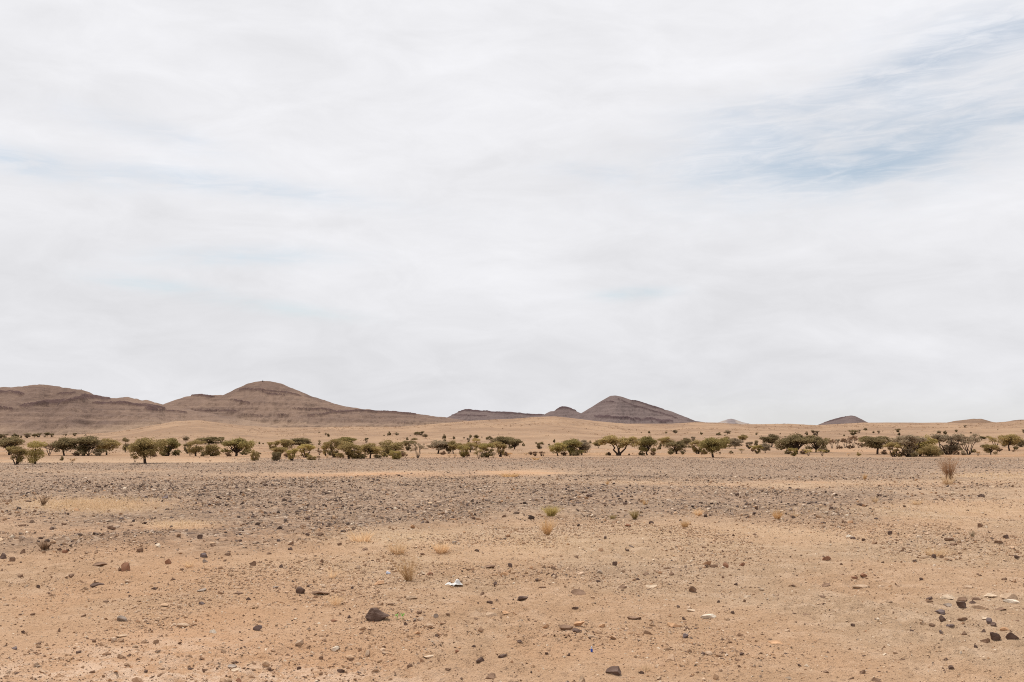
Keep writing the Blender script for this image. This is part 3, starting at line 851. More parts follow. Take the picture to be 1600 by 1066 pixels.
def leaf_cloud(clumps, n, size, rng, surf=0.5):
    """many small leaf sprays spread through a set of ellipsoidal clumps"""
    C = np.array([c[:3] for c in clumps]); S = np.array([c[3:6] for c in clumps])
    vol = S[:, 0] * S[:, 1] * np.sqrt(S[:, 2]) + 1e-6
    ci = rng.choice(len(clumps), n, p=vol / vol.sum())
    d = rng.normal(size=(n, 3)); d /= np.linalg.norm(d, axis=1)[:, None]
    rad = rng.random(n) ** (1 / 3.0)
    rad = np.where(rng.random(n) < surf, 0.75 + 0.35 * rng.random(n), rad)
    rad = np.where(rng.random(n) < 0.16, 1.0 + 0.75 * rng.random(n) ** 1.5, rad)
    P = C[ci] + d * S[ci] * rad[:, None]
    u = rng.normal(size=(n, 3)); u /= np.linalg.norm(u, axis=1)[:, None]
    w = np.cross(u, rng.normal(size=(n, 3))); w /= np.linalg.norm(w, axis=1)[:, None]
    sz = size * rng.uniform(0.6, 1.5, n)[:, None]
    a, b = u * sz, w * sz * 0.6
    V = np.stack([P - a - 0.5 * b, P + 0.2 * a - b, P + a + 0.4 * b, P - 0.1 * a + b], 1)
    F = np.arange(n * 4).reshape(n, 4)
    tone = np.clip(0.5 + 0.35 * rng.normal(size=len(clumps)), 0, 1)[ci] * 0.6 + rng.random(n) * 0.4
    return V.reshape(-1, 3), F, np.repeat(tone, 4)


def limb(p0, p1, r0, r1, rng, seg=4, wob=0.03):
    p0, p1 = np.array(p0, float), np.array(p1, float)
    pts = [p0 + (p1 - p0) * t + (rng.normal(size=3) * wob if 0 < t < 1 else 0) for t in np.linspace(0, 1, seg + 1)]
    return tube(pts, np.linspace(r0, r1, seg + 1))


def tree_proto(kind, seed):
    """returns trunk mesh and crown mesh; height 1, crown width about 1"""
    rng = np.random.default_rng(seed)
    parts, clumps = [], []
    n, leaf, surf = 5000, 0.022, 0.4
    if kind == 'umbrella':
        fork = np.array((rng.normal() * 0.04, rng.normal() * 0.04, 0.28))
        parts.append(limb((0, 0, -0.04), fork, 0.034, 0.028, rng, 3, 0.012))
        for k in range(11):
            t = 2.4 * k + rng.uniform(-0.3, 0.3)
            q = math.sqrt((k + 0.4) / 11) * 0.36
            z = 0.84 - 0.50 * q - rng.uniform(0.02, 0.14)
            c = (q * math.cos(t), q * math.sin(t), z)
            clumps.append((0.8 * c[0] + rng.normal() * 0.04, 0.8 * c[1], z - rng.uniform(0.12, 0.24), 0.13, 0.13, 0.09))
            clumps.append((*c, rng.uniform(0.13, 0.2), rng.uniform(0.13, 0.2), rng.uniform(0.07, 0.13)))
            parts.append(limb(fork, (c[0], c[1], c[2]), 0.022, 0.006, rng, 4, 0.02))
        for k in range(9):
            t = rng.uniform(0, 6.28); q = rng.uniform(0.08, 0.40)
            clumps.append((q * math.cos(t), q * math.sin(t), rng.uniform(0.30, 0.54), 0.11, 0.11, 0.09))
    elif kind == 'dome':
        fork = np.array((0.02, 0, 0.16))
        parts.append(limb((0, 0, -0.04), fork, 0.040, 0.036, rng, 3, 0.01))
        for k in range(16):
            t = 2.4 * k + rng.uniform(-0.3, 0.3)
            q = math.sqrt((k + 0.4) / 16) * 0.36
            top = 0.9 - 1.6 * q * q
            z = top - rng.uniform(0.0, 0.3) * (top - 0.3)
            clumps.append((q * math.cos(t), q * math.sin(t), z - 0.06, rng.uniform(0.12, 0.18), rng.uniform(0.12, 0.18), rng.uniform(0.08, 0.14)))
            parts.append(limb(fork, clumps[-1][:3], 0.024, 0.006, rng, 4, 0.02))
        for k in range(9):
            t = rng.uniform(0, 6.28); q = rng.uniform(0.1, 0.4)
            clumps.append((q * math.cos(t), q * math.sin(t), rng.uniform(0.18, 0.52), 0.13, 0.13, 0.1))
        n = 6000
    elif kind == 'vase':
        for s in range(5):
            t = 1.26 * s + rng.uniform(-0.5, 0.5)
            tip = (0.26 * math.cos(t), 0.26 * math.sin(t), 0.62 + rng.uniform(-0.06, 0.1))
            parts.append(limb((0.03 * math.cos(t), 0.03 * math.sin(t), -0.04), tip, 0.028, 0.01, rng, 5, 0.02))
            for j in range(3):
                a = t + rng.uniform(-0.7, 0.7); q = rng.uniform(0.12, 0.38)
                c = (q * math.cos(a), q * math.sin(a), rng.uniform(0.62, 0.9))
                clumps.append((*c, rng.uniform(0.1, 0.16), rng.uniform(0.1, 0.16), rng.uniform(0.07, 0.12)))
                parts.append(limb(tip, c, 0.01, 0.004, rng, 3, 0.02))
        for k in range(11):
            t = rng.uniform(0, 6.28); z = rng.uniform(0.16, 0.6); q = (0.08 + 0.4 * z) * rng.uniform(0.4, 1)
            clumps.append((q * math.cos(t), q * math.sin(t), z, 0.1, 0.1, 0.1))
        n, surf = 4600, 0.3
    elif kind == 'wispy':
        for s in range(6):
            t = 1.05 * s + rng.uniform(-0.3, 0.3)
            tip = np.array((0.3 * math.cos(t), 0.3 * math.sin(t), rng.uniform(0.66, 0.86)))
            parts.append(limb((0.02 * math.cos(t), 0.02 * math.sin(t), -0.04), tip, 0.022, 0.006, rng, 5, 0.025))
            for j in range(5):
                c = tip + rng.normal(size=3) * (0.13, 0.13, 0.1)
                c[2] = min(c[2], 0.92)
                clumps.append((*c, rng.uniform(0.06, 0.12), rng.uniform(0.06, 0.12), rng.uniform(0.04, 0.09)))
                parts.append(limb(tip * 0.75, c, 0.009, 0.003, rng, 3, 0.02))
        n, leaf, surf = 1900, 0.022, 0.2
    elif kind == 'round':
        for s in range(5):
            t = 1.26 * s
            parts.append(limb((0.03 * math.cos(t), 0.03 * math.sin(t), -0.05), (0.25 * math.cos(t), 0.25 * math.sin(t), 0.6), 0.03, 0.008, rng, 4, 0.03))
        for k in range(22):
            t = 2.4 * k + rng.uniform(-0.4, 0.4); z = 0.1 + 0.76 * ((k + 0.5) / 22)
            q = 0.36 * math.sqrt(max(0.03, 1 - ((z - 0.5) / 0.52) ** 2)) * rng.uniform(0.5, 1.05)
            clumps.append((q * math.cos(t), q * math.sin(t), z, rng.uniform(0.12, 0.19), rng.uniform(0.12, 0.19), rng.uniform(0.1, 0.16)))
        n = 5600
    elif kind == 'twotier':
        parts.append(limb((0, 0, -0.05), (0.02, 0, 0.6), 0.05, 0.03, rng, 4, 0.02))
        parts.append(limb((0.02, 0, 0.5), (0.0, 0, 0.86), 0.028, 0.01, rng, 3, 0.02))
        for k in range(9):
            t = 2.4 * k; q = math.sqrt((k + .4) / 9) * 0.34
            clumps.append((q * math.cos(t) - 0.03, q * math.sin(t), 0.86 - 0.4 * q + rng.uniform(-.06, .04), 0.15, 0.15, 0.09))
        for k in range(11):
            t = 2.4 * k + 1; q = math.sqrt((k + .4) / 11) * 0.30
            clumps.append((q * math.cos(t) + 0.04, q * math.sin(t), 0.36 + rng.uniform(-.2, .14), 0.15, 0.15, 0.12))
        n = 3600
    elif kind == 'bush':
        for k in range(9):
            t = 2.4 * k + rng.uniform(-.5, .5)
            parts.append(limb((0, 0, -0.05), (0.3 * math.cos(t), 0.3 * math.sin(t), rng.uniform(0.35, 0.8)), 0.016, 0.004, rng, 4, 0.03))
        for k in range(13):
            t = rng.uniform(0, 6.283); q = 0.36 * math.sqrt(rng.random()); z = rng.uniform(0.08, 0.35) + (0.36 - q) * rng.uniform(0.3, 1.5)
            clumps.append((q * math.cos(t), q * math.sin(t), z, rng.uniform(0.08, 0.17), rng.uniform(0.08, 0.17), rng.uniform(0.07, 0.15)))
        n, leaf, surf = 1500, 0.036, 0.2
    elif kind == 'double':
        for k, (bx, zz) in enumerate(((-0.24, 0.62), (0.05, 0.7), (0.26, 0.6), (-0.08, 0.66))):
            parts.append(limb((0.02 * k - 0.03, 0, -0.04), (bx * 0.9, 0.08 * (k % 2) - 0.04, zz), 0.034 if k != 3 else 0.022, 0.012, rng, 5, 0.015))
        for cx0, zt in ((-0.24, 0.92), (0.24, 0.88)):
            for k in range(15):
                t = 2.4 * k + rng.uniform(-.3, .3); q = math.sqrt((k + .4) / 15) * 0.22
                z = zt - 2.6 * q * q - rng.uniform(0.04, 0.34)
                clumps.append((cx0 + q * math.cos(t), 1.3 * q * math.sin(t), z, 0.1, 0.11, 0.085))
                if k % 2 == 0:
                    parts.append(limb((cx0 * 0.7, 0, 0.5), clumps[-1][:3], 0.012, 0.004, rng, 3, 0.015))
        n, leaf = 5200, 0.021
    if kind in ('umbrella', 'dome', 'round', 'vase'):      # gaps and lop-sided growth
        ang = rng.uniform(0, 6.283)
        clumps = [c for c in clumps if rng.random() > 0.17 + 0.14 * math.cos(math.atan2(c[1], c[0]) - ang)]
        clumps = [(c[0] + rng.normal() * 0.035, c[1] + rng.normal() * 0.035, c[2] + rng.normal() * 0.03, *[q * rng.uniform(0.75, 1.2) for q in c[3:]]) for c in clumps]
    V, F = join(parts)
    trunk = mesh_np('trunk', V, F, True)
    LV, LF, tone = leaf_cloud(clumps, n, leaf, rng, surf)
    k = 1.0 / LV[:, 2].max()
    kx = 1.0 / (np.percentile(LV[:, 0], 99.3) - np.percentile(LV[:, 0], 0.7))
    LV = LV * (kx, kx, k)
    LV[:, 2] = np.maximum(LV[:, 2], 0.005)
    vv = np.empty(len(trunk.vertices) * 3, np.float32); trunk.vertices.foreach_get('co', vv)
    trunk.vertices.foreach_set('co', (vv.reshape(-1, 3) * (kx, kx, k)).astype(np.float32).ravel())
    crown = mesh_np('crown', LV, LF, False)
    attr(crown, 'leaf', tone)
    trunk.materials.append(BARK)
    crown.materials.append(LEAF['o'])
    return trunk, crown


BARK = plain_material('thorn_tree_bark', (0.072, 0.047, 0.036), 0.95)
LEAF = {'o': leaf_material('olive_leaves', (0.282, 0.207, 0.090), (0.478, 0.364, 0.168)), 'd': leaf_material('dark_green_leaves', (0.180, 0.136, 0.074), (0.317, 0.249, 0.129)),
        'g': leaf_material('green_leaves', (0.221, 0.176, 0.071), (0.393, 0.317, 0.129)), 'y': leaf_material('yellow_olive_leaves', (0.327, 0.252, 0.092), (0.498, 0.393, 0.157)),
        'w': leaf_material('grey_olive_leaves', (0.262, 0.199, 0.133), (0.407, 0.321, 0.216)), 'n': leaf_material('brown_twigs', (0.205, 0.125, 0.078), (0.32, 0.205, 0.128)),
        't': leaf_material('rusty_twigs', (0.38, 0.23, 0.135), (0.54, 0.34, 0.20)), 's': leaf_material('straw', (0.56, 0.395, 0.235), (0.76, 0.57, 0.37)), 'a': leaf_material('amber_straw', (0.48, 0.30, 0.145), (0.62, 0.42, 0.22))}
KINDS = ('umbrella', 'dome', 'vase', 'wispy', 'round', 'twotier', 'bush', 'double')
PROTO = {k: [tree_proto(k, 40 + 10 * i + j) for j in range(5)] for i, k in enumerate(KINDS)}
CODE = {'u': 'umbrella', 'm': 'dome', 'v': 'vase', 'w': 'wispy', 'r': 'round', 't': 'twotier', 'b': 'bush', 'x': 'double'}

# x of the stem, y of the foot, y of the top, crown width (photo pixels), form, leaf colour, words
TREES = [
 (14, 711, 684, 34, 'm', 'd', 'dark bushy thorn tree at the left edge, behind a smaller olive one'),
 (26, 726, 700, 27, 'v', 'o', 'small olive thorn tree in front of the dark bushy tree at the left edge'),
 (55, 725.5, 692, 25, 't', 'y', 'tall narrow yellowish bush in two tiers, foliage down to the gravel'),
 (77, 712, 695, 20, 'w', 'n', 'thin brown bare-looking tree just behind the tall two-tier bush'),
 (101, 712, 685, 31, 'u', 'd', 'dark spreading thorn tree touching the left side of the widest dark dome'),
 (130, 712, 683, 47, 'm', 'd', 'widest dark dome-shaped thorn tree, grey bush under its right side'),
 (138, 712, 694, 26, 'w', 'w', 'sparse grey bush under the right side of the wide dark dome tree'),
 (167, 711, 686.5, 31, 'u', 'o', 'flat-topped pale-stemmed thorn tree right of the wide dark dome tree'),
 (195.5, 707, 685, 9, 't', 'd', 'thin dark upright tree between the flat-topped tree and the leaning one'),
 (228, 724.5, 685, 45, 'u', 'o', 'leaning umbrella thorn tree with dark forked trunk, nearest on the left plain'),
 (263, 712.5, 685, 30, 'm', 'g', 'green round-crowned tree right behind the leaning umbrella tree'),
 (258, 712.5, 707, 12, 'r', 'd', 'low dark bush at the foot of the green round-crowned tree'),
 (290.5, 691, 682, 9, 'u', 'w', 'small Y-shaped far tree above the bush cluster left of the dark flat canopy'),
 (293, 709, 692, 12, 'v', 'd', 'narrow dark shrub left of the two-tier olive tree'),
 (306, 713, 687.5, 24, 't', 'o', 'two-tier olive tree with bushy foot below the dark flat canopy'),
 (297, 713, 703, 9, 'w', 'y', 'pale wispy shrub in front of the narrow dark shrub'),
 (326, 695, 682, 31, 'm', 'd', 'dark flat long canopy standing behind the olive bushes below the rounded hill'),
 (346, 694, 683, 9, 'v', 'd', 'narrow dark V-shaped tree at the right end of the dark flat canopy'),
 (331, 713, 693, 29, 'r', 'o', 'round olive bush reaching the ground below the dark flat canopy'),
 (369, 713, 684, 42, 'm', 'g', 'brightest green dense tree with wide crown below the rounded hill'),
 (398, 720, 702, 13, 'r', 'o', 'small round olive bush right of the brightest green tree'),
 (427, 704, 689, 18, 'v', 'o', 'leftmost olive tree of the cluster below the rounded hill\'s right slope'),
 (445, 703, 685, 22, 'm', 'o', 'olive tree with small raised top behind the mushroom-shaped tree'),
 (438, 714, 698.5, 21, 'u', 'o', 'mushroom-shaped olive tree above a dark ball bush'),
 (431, 720, 706, 16, 'r', 'd', 'dark ball bush on the gravel edge below the mushroom-shaped tree'),
 (466, 701, 684, 33, 'u', 'd', 'dark umbrella tree behind the pale multi-stemmed olive tree'),
 (456, 720, 701, 17, 'v', 'y', 'small yellow-green tree beside the dark ball bush'),
 (477, 715, 694, 26, 'v', 'y', 'pale olive multi-stemmed tree in front of the dark umbrella tree'),
 (487, 719, 710, 15, 'r', 'o', 'low olive bush at the foot of the pale multi-stemmed tree'),
 (499, 711, 703, 10, 'w', 'n', 'brown leafless shrub between two olive tree clusters'),
 (499, 696, 688, 4, 't', 'd', 'tiny dark upright bush behind the brown leafless shrub'),
 (509, 713, 693, 15, 'v', 'o', 'slim olive tree left of a taller thorn tree'),
 (522, 715, 686, 25, 'v', 'o', 'tall olive thorn tree with straight trunk right of the slim olive tree'),
 (518, 712, 703, 13, 'r', 'd', 'dark low bush under the tall straight-trunked olive tree'),
 (540, 696, 682, 28, 'm', 'g', 'dark green dome rising behind the big olive trees mid-left'),
 (545, 717, 689, 31, 'm', 'o', 'big olive thorn tree in front of the dark green dome'),
 (556, 717, 701, 25, 'r', 'o', 'low rounded olive bush in front of the big olive thorn tree'),
 (578, 716.5, 692, 31, 'u', 'o', 'wide flat-topped olive tree left of the largest rounded olive tree'),
 (590, 716, 709, 12, 'r', 'd', 'low dark bush at the foot of the wide flat-topped olive tree'),
 (572, 692, 684, 6, 'v', 'd', 'tiny V-shaped far tree above the wide flat-topped olive tree'),
 (611, 712, 686, 42, 'r', 'o', 'largest rounded olive tree, foliage almost to the ground'),
 (619, 718, 702, 17, 'r', 'y', 'small olive bush in front of the largest rounded olive tree'),
 (637, 704, 688, 18, 'v', 'd', 'dark thin tree right behind the largest rounded olive tree'),
 (647, 696, 684, 9, 't', 'd', 'small dark two-tier tree behind the brownish vase-shaped tree'),
 (653, 715.5, 692, 20, 'w', 'w', 'brownish vase-shaped thin tree standing clear on the sand'),
 (685, 709, 687, 28, 'u', 'w', 'grey umbrella tree on one thin stem below the gap between hills'),
 (701, 709, 690, 13, 'v', 'd', 'dark slim tree right beside the grey umbrella tree'),
 (708, 709, 688, 20, 'u', 'o', 'olive umbrella tree right of the dark slim tree'),
 (724, 715, 695, 20, 'v', 'y', 'yellow-olive small tree below the mesa\'s left end'),
 (735, 707, 690, 20, 'm', 'o', 'olive tree behind the yellow-olive small tree'),
 (744, 701, 684, 13, 't', 'o', 'narrow olive tree rising behind its cluster below the mesa'),
 (748, 717, 701, 14, 'w', 'o', 'multi-stemmed grey-olive shrub in front of the tall olive tree below the mesa'),
 (761, 715, 692, 27, 'v', 'y', 'tall olive tree on dark trunk below the mesa'),
 (771, 716, 706, 9, 'w', 'w', 'grey shrub at the right foot of the tall olive tree below the mesa'),
 (782, 702, 681, 26, 'u', 'd', 'dark umbrella canopy behind the purple-trunked olive tree'),
 (797, 699, 682, 20, 'u', 'd', 'dark low canopy joining the dark umbrella canopy on its right'),
 (782, 714, 690, 19, 'v', 'o', 'purple-trunked olive tree in front of the dark umbrella canopy'),
 (804, 702, 684.5, 22, 'm', 'd', 'dark dome tree with thick bushy foot below the mesa\'s right end'),
 (843, 702, 690, 12, 'v', 'd', 'small vase-shaped dark tree alone on sand below the sandy mound'),
 (872, 712.5, 691, 24, 'u', 'y', 'light umbrella tree on thin forked stems below the small knob hill'),
 (891, 712, 685, 33, 'm', 'g', 'green sloping-crowned tree between the light umbrella tree and a brownish one'),
 (909, 711, 685, 26, 'm', 'w', 'brownish dense tree with flaring dark trunk below the pointed hill\'s left foot'),
 (935, 700.5, 687.5, 14, 'u', 'o', 'small neat umbrella tree left of the big double-crowned tree'),
 (967, 712, 680, 56, 'x', 'o', 'biggest double-crowned thorn tree with forked trunks, below the pointed hill'),
 (1011, 711.5, 680, 31, 'm', 'g', 'tall bushy green tree just right of the double-crowned tree'),
 (1043, 699, 682, 19, 'u', 'o', 'flat olive tree behind the dark olive vase-shaped tree'),
 (1057, 709.5, 687, 27, 'm', 'd', 'dark olive tree with short trunk below the pointed hill\'s right slope'),
 (1072, 699, 684, 15, 'u', 'd', 'dark small umbrella tree right behind the dark olive tree'),
 (1091, 709.5, 687, 24, 'v', 'o', 'olive tree touching the left side of the black-trunked umbrella tree'),
 (1115, 715, 683, 38, 'u', 'g', 'wide flat umbrella tree with thick black trunk on the gravel edge'),
 (1133, 701, 682, 19, 'm', 'o', 'olive crown behind the right side of the black-trunked umbrella tree'),
 (1149, 701.5, 684, 19, 'u', 'w', 'grey umbrella tree with dark shrub foot below the tiny pale peak'),
 (1161, 691, 679, 13, 'u', 'o', 'small far umbrella tree above the grey umbrella tree'),
 (1171, 701.5, 690, 11, 'v', 'w', 'greyish upright bush right of the grey umbrella tree'),
 (1182, 697, 688, 6, 'r', 'd', 'dark upright small bush behind the yellowish shrub'),
 (1183, 709, 695, 13, 'v', 'y', 'yellowish vase-shaped shrub left of the dark umbrella beside the tallest tree'),
 (1196, 708, 692, 15, 'u', 'w', 'greyish thin tree just right of the yellowish vase-shaped shrub'),
 (1206, 699, 678.5, 25, 'u', 'd', 'dark umbrella tree standing left of the tallest dark green tree'),
 (1245, 709.5, 676.5, 47, 'm', 'd', 'tallest dark green spreading tree with several dark limbs'),
 (1275, 707, 682, 29, 'm', 'd', 'dark green tree joined to the right of the tallest dark tree'),
 (1267, 691, 680, 15, 'u', 'd', 'dark crown top between the two joined dark green trees'),
 (1293, 694, 684, 10, 'w', 'o', 'pale olive bush beside the right end of the joined dark trees'),
 (1300, 701, 687, 9, 'w', 'n', 'first thin brown bush of the row below the small dark hill'),
 (1308, 700, 686.5, 11, 'w', 'w', 'second thin greyish bush of the row below the small dark hill'),
 (1321, 700, 685.5, 17, 'w', 'n', 'wide brown bush in the row below the small dark hill'),
 (1334, 700, 681.5, 16, 'w', 'n', 'tallest brown bush in the row below the small dark hill'),
 (1342, 700, 692, 9, 'w', 'n', 'low brown bush ending the row below the small dark hill'),
 (1352, 694, 682, 17, 'u', 'g', 'olive crown behind the left side of the dark flat-topped tree'),
 (1371, 710, 683, 37, 'u', 'd', 'dark flat-topped umbrella tree on slanting trunk right of the brown bushes'),
 (1397, 714, 692, 23, 'v', 'o', 'olive vase-shaped tree left of the big yellowish thicket'),
 (1420, 714, 680, 38, 'v', 'w', 'grey-olive several-trunked tree forming the left of the big thicket'),
 (1438, 713, 681, 42, 'm', 'y', 'yellowish broad tree in the middle of the big thicket'),
 (1452, 713.5, 694, 29, 'r', 'o', 'darker olive bush at the front right of the big thicket'),
 (1482, 710.5, 680, 38, 'v', 'w', 'grey-brown many-stemmed tree right of the big thicket'),
 (1513, 710.5, 680, 38, 'w', 'w', 'sparse grey tree with pale open stems right of the many-stemmed one'),
 (1533, 688, 682, 10, 'u', 'd', 'small dark crown behind the right edge of the sparse grey tree'),
 (1556, 699, 683, 21, 'w', 'o', 'thin grey-olive tree behind the small round olive tree'),
 (1548, 710.5, 694, 17, 'm', 'o', 'small round olive tree on a dark stem near the right edge'),
 (1577, 704.5, 681, 25, 'u', 'o', 'olive umbrella tree with straight trunk near the right edge'),
 (1595, 698.5, 687.5, 11, 'r', 'd', 'dark rounded bush at the right edge beside the olive umbrella tree'),
]
TL = [('leaning umbrella tree', 228), ('wide dark dome tree', 130), ('brightest green tree', 369), ('largest rounded olive tree', 611), ('brownish vase-shaped tree', 653), ('dark umbrella canopy', 782), ('light umbrella tree', 872), ('big double-crowned tree', 967),
      ('black-trunked umbrella tree', 1115), ('tallest dark green tree', 1245), ('dark flat-topped tree', 1371), ('yellowish thicket', 1440), ('sparse grey tree', 1513), ('olive umbrella by the right edge', 1577), ('two-tier yellowish bush', 55), ('dark ball bush', 431), ('grey umbrella tree', 685), ('tall straight-trunked olive tree', 522), ('dark flat canopy', 326)]
# low shrubs among the trees: x, foot, top, width, form, leaf colour
SHRUBS = [(97, 720, 713, 6, 'r', 'd'), (113, 724.5, 716, 9, 'w', 's'), (211, 722.5, 712, 9, 'w', 's'), (207, 705, 699, 4, 'w', 'n'), (328, 722.5, 719, 3, 'w', 'n'), (341, 711, 705, 10, 'r', 'n'), (379, 711, 705, 11, 'r', 'd'), (498, 718.5, 712, 7, 'w', 'n'), (511, 718.5, 711, 5, 'w', 's'), (405, 710, 706.5, 5, 'r', 'd'), (498, 703, 700, 3, 'r', 'd'),
 (634, 715.5, 709, 6, 'w', 'n'), (645, 717.5, 713, 8, 'w', 's'), (702, 715.5, 710, 6, 'w', 's'), (711, 715.5, 709, 6, 'w', 's'), (796, 714.5, 707, 8, 'w', 'a'), (725, 710.5, 704, 8, 'w', 'o'), (829, 711, 705, 6, 'r', 'n'), (836, 713, 705, 8, 'v', 'n'), (847, 713, 705, 8, 'v', 'n'), (822, 711.5, 707.5, 9, 'w', 's'), (948, 711.5, 707, 4, 'r', 'o'), (983, 711.5, 708, 3, 'r', 'n'),
 (1030, 703, 696, 5, 'r', 'd'), (1032, 699, 693.5, 4, 'r', 'd'), (1037, 698, 694, 3, 'r', 'd'), (1022, 706, 699, 6, 'r', 'n'), (1067, 710.5, 704, 5, 'r', 'd'), (1077, 700, 695, 4, 'r', 'd'), (1142, 709.5, 704, 6, 'r', 'd'), (1159, 709, 701, 8, 'w', 'o'), (1125, 711.5, 705.5, 4, 'w', 'n'), (1150, 698, 692, 6, 'r', 'd'),
 (1240, 713, 700, 13, 'v', 'y'), (1263, 712.5, 702, 13, 'w', 'y'), (1285, 713, 702.5, 13, 'w', 'y'), (1281, 704, 700, 6, 'r', 'd'), (1222, 701.5, 696, 12, 'w', 'n'), (1342, 712.5, 706.5, 6, 'r', 'o'), (1326, 712.5, 708, 5, 'w', 's'), (1346, 699.5, 692, 5, 'r', 'w'), (1413, 712.5, 705.5, 6, 'w', 'n'), (1528, 712, 706, 7, 'w', 'a'), (1569, 698, 692.5, 6, 'r', 'd'), (1535, 698.5, 695, 6, 'r', 'd'), (1498, 704.5, 699, 9, 'r', 'd'), (1522, 707.5, 702, 8, 'r', 'd'), (1584, 706, 703, 4, 'r', 'n'),
 (818, 697.5, 691.5, 4, 'r', 'd'), (866, 692.5, 686, 4, 'r', 'd'), (922, 693.5, 688, 4, 'r', 'd'), (858, 696.5, 693, 3, 'r', 'd'), (1000, 711.5, 706.5, 5, 'r', 'n'), (1006, 712, 709, 4, 'r', 'd'), (666, 702, 700.5, 8, 'r', 'w'), (1463, 712.5, 708, 9, 'r', 'd')]
# undergrowth at the feet of the bigger trees
SHRUBS += [(118, 712.5, 707, 9, 'b', 'n'), (152, 712.5, 706, 10, 'b', 'w'), (240, 714, 708, 9, 'b', 'n'), (275, 712.5, 706, 9, 'b', 'd'), (318, 713.5, 706, 8, 'b', 'd'), (356, 713.5, 706, 9, 'b', 'n'), (448, 715, 707, 9, 'b', 'n'), (465, 718, 711, 8, 'w', 's'), (532, 716, 708, 10, 'b', 'n'), (569, 717, 709, 9, 'b', 'd'), (600, 714.5, 706, 11, 'b', 'o'), (628, 714, 706, 8, 'b', 'n'), (692, 711, 704, 8, 'b', 'n'), (730, 714, 706, 8, 'b', 'n'), (755, 715.5, 707, 7, 'b', 'd'), (790, 713, 705, 8, 'b', 'n'), (881, 712.5, 705, 8, 'b', 'n'), (900, 712.5, 704, 10, 'b', 'd'), (952, 712, 706, 7, 'b', 'n'), (1003, 712, 704, 8, 'b', 'd'), (1020, 712, 704, 7, 'b', 'n'), (1048, 710.5, 703, 9, 'b', 'd'), (1100, 710.5, 703, 8, 'b', 'n'), (1176, 706, 700, 6, 'b', 'n'), (1232, 710, 702, 10, 'b', 'd'), (1256, 710, 702, 10, 'b', 'n'), (1292, 708, 701, 8, 'b', 'd'), (1312, 701.5, 696, 8, 'b', 'n'), (1328, 701.5, 695, 9, 'b', 'n'), (1382, 710.5, 703, 9, 'b', 'n'), (1408, 714, 706, 9, 'b', 'n'), (1430, 714.5, 706, 10, 'b', 'd'), (1470, 711.5, 703, 9, 'b', 'd'), (1494, 711, 704, 8, 'b', 'n'), (1505, 711.5, 704, 9, 'b', 'w'), (1562, 706, 700, 7, 'b', 'n'), (1588, 703, 697, 7, 'b', 'd')]
# far trees dotted over the sand slope
FAR = [(1, 687.5, 679, 7), (8, 685.5, 678, 7), (24, 684.5, 678, 9), (33, 684.5, 681, 4), (42, 684.5, 677.5, 14), (54, 684, 678, 7), (60, 683.5, 677.5, 7), (70, 683.5, 681, 4), (75, 682.5, 676, 7), (81, 683.5, 678, 6), (103, 681.5, 678, 3.5), (117, 681.5, 677, 6), (134, 680.8, 678.8, 2.5), (99, 678, 676, 2),
 (405, 694.5, 690, 3), (411, 694.5, 692, 2.5), (509, 680.5, 676.5, 3.5), (513, 683, 677, 4.5), (499, 677, 675, 2.5), (572, 680, 679, 2), (600, 681, 679.5, 3), (608, 681, 674, 5), (620, 680.5, 675.5, 7), (651, 681.5, 674.5, 8), (658, 680.5, 674, 9), (664, 685.5, 677.5, 8), (694, 686.5, 678, 5), (709, 687, 681, 4), (725, 686, 682.5, 3), (735, 685, 678.5, 4), (744, 687, 679, 7), (732, 692, 684, 5), (764, 688, 681, 10), (636, 688, 683, 5), (641, 681.5, 680, 2), (695, 690, 686, 5), (753, 684, 682, 2),
 (1002, 677, 675, 2.5), (1014, 677.5, 673, 4.5), (1041, 677.5, 674, 4), (1055, 678.5, 671.5, 7), (1096, 679.5, 674.5, 4), (1123, 680.5, 675.5, 7), (1136, 680, 672, 8), (1133, 681, 679, 2.5), (1182, 680, 676, 3), (1083, 690, 682, 7),
 (1219, 679, 676.5, 2), (1260, 680.5, 674, 4), (1274, 682, 672, 11), (1319, 682, 678.5, 2.5), (1333, 680.5, 672, 13), (1342, 677, 671.5, 4.5), (1352, 673, 668.5, 4.5), (1365, 677, 673.5, 3), (1373, 677.5, 673, 5), (1403, 675.5, 670, 7), (1405, 681, 676, 4), (1468, 679.5, 673, 5.5), (1477, 679.5, 673, 4.5), (1494, 675.5, 671, 3.5), (1508, 668, 664.5, 4), (1517, 677.5, 675, 2.5), (1559, 672, 671, 2), (1599, 677, 671.5, 5), (1543, 684, 681, 4)]


def plant(name, cat, x, foot, top, w, form, leafc, group, seed, parts=True):
    tr, cr = PROTO[CODE[form]][seed % 5]
    X, Y, Z = hit(x, foot)
    d = math.hypot(X, Y)
    root = empty(name, (X, Y, Z - 0.02))
    hgt = (foot - top) * d / FPX * 1.02
    wid = w * d / FPX
    root.scale = (wid * 1.08, wid * 1.08, hgt)
    if form != 'x':
        root.rotation_euler = (0, 0, (seed * 2.399) % 6.283)
    root['category'], root['group'] = cat, group
    for nm, me, mt in (('trunk', tr, BARK), ('crown', cr, LEAF[leafc])):
        o = obj(nm, me, None, root)
        o.material_slots[0].link = 'OBJECT'
        o.material_slots[0].material = mt
    return root


def tree_locate(x, foot, cut=12):
    b = min(TL, key=lambda t: abs(t[1] - x))
    dx = x - b[1]
    if abs(dx) < cut:
        return ('in front of the ' if foot > 709 else 'beyond the ') + b[0]
    far = 'just' if abs(dx) < 32 else 'some way'
    return f"{far} {'right' if dx > 0 else 'left'} of the {b[0]}"


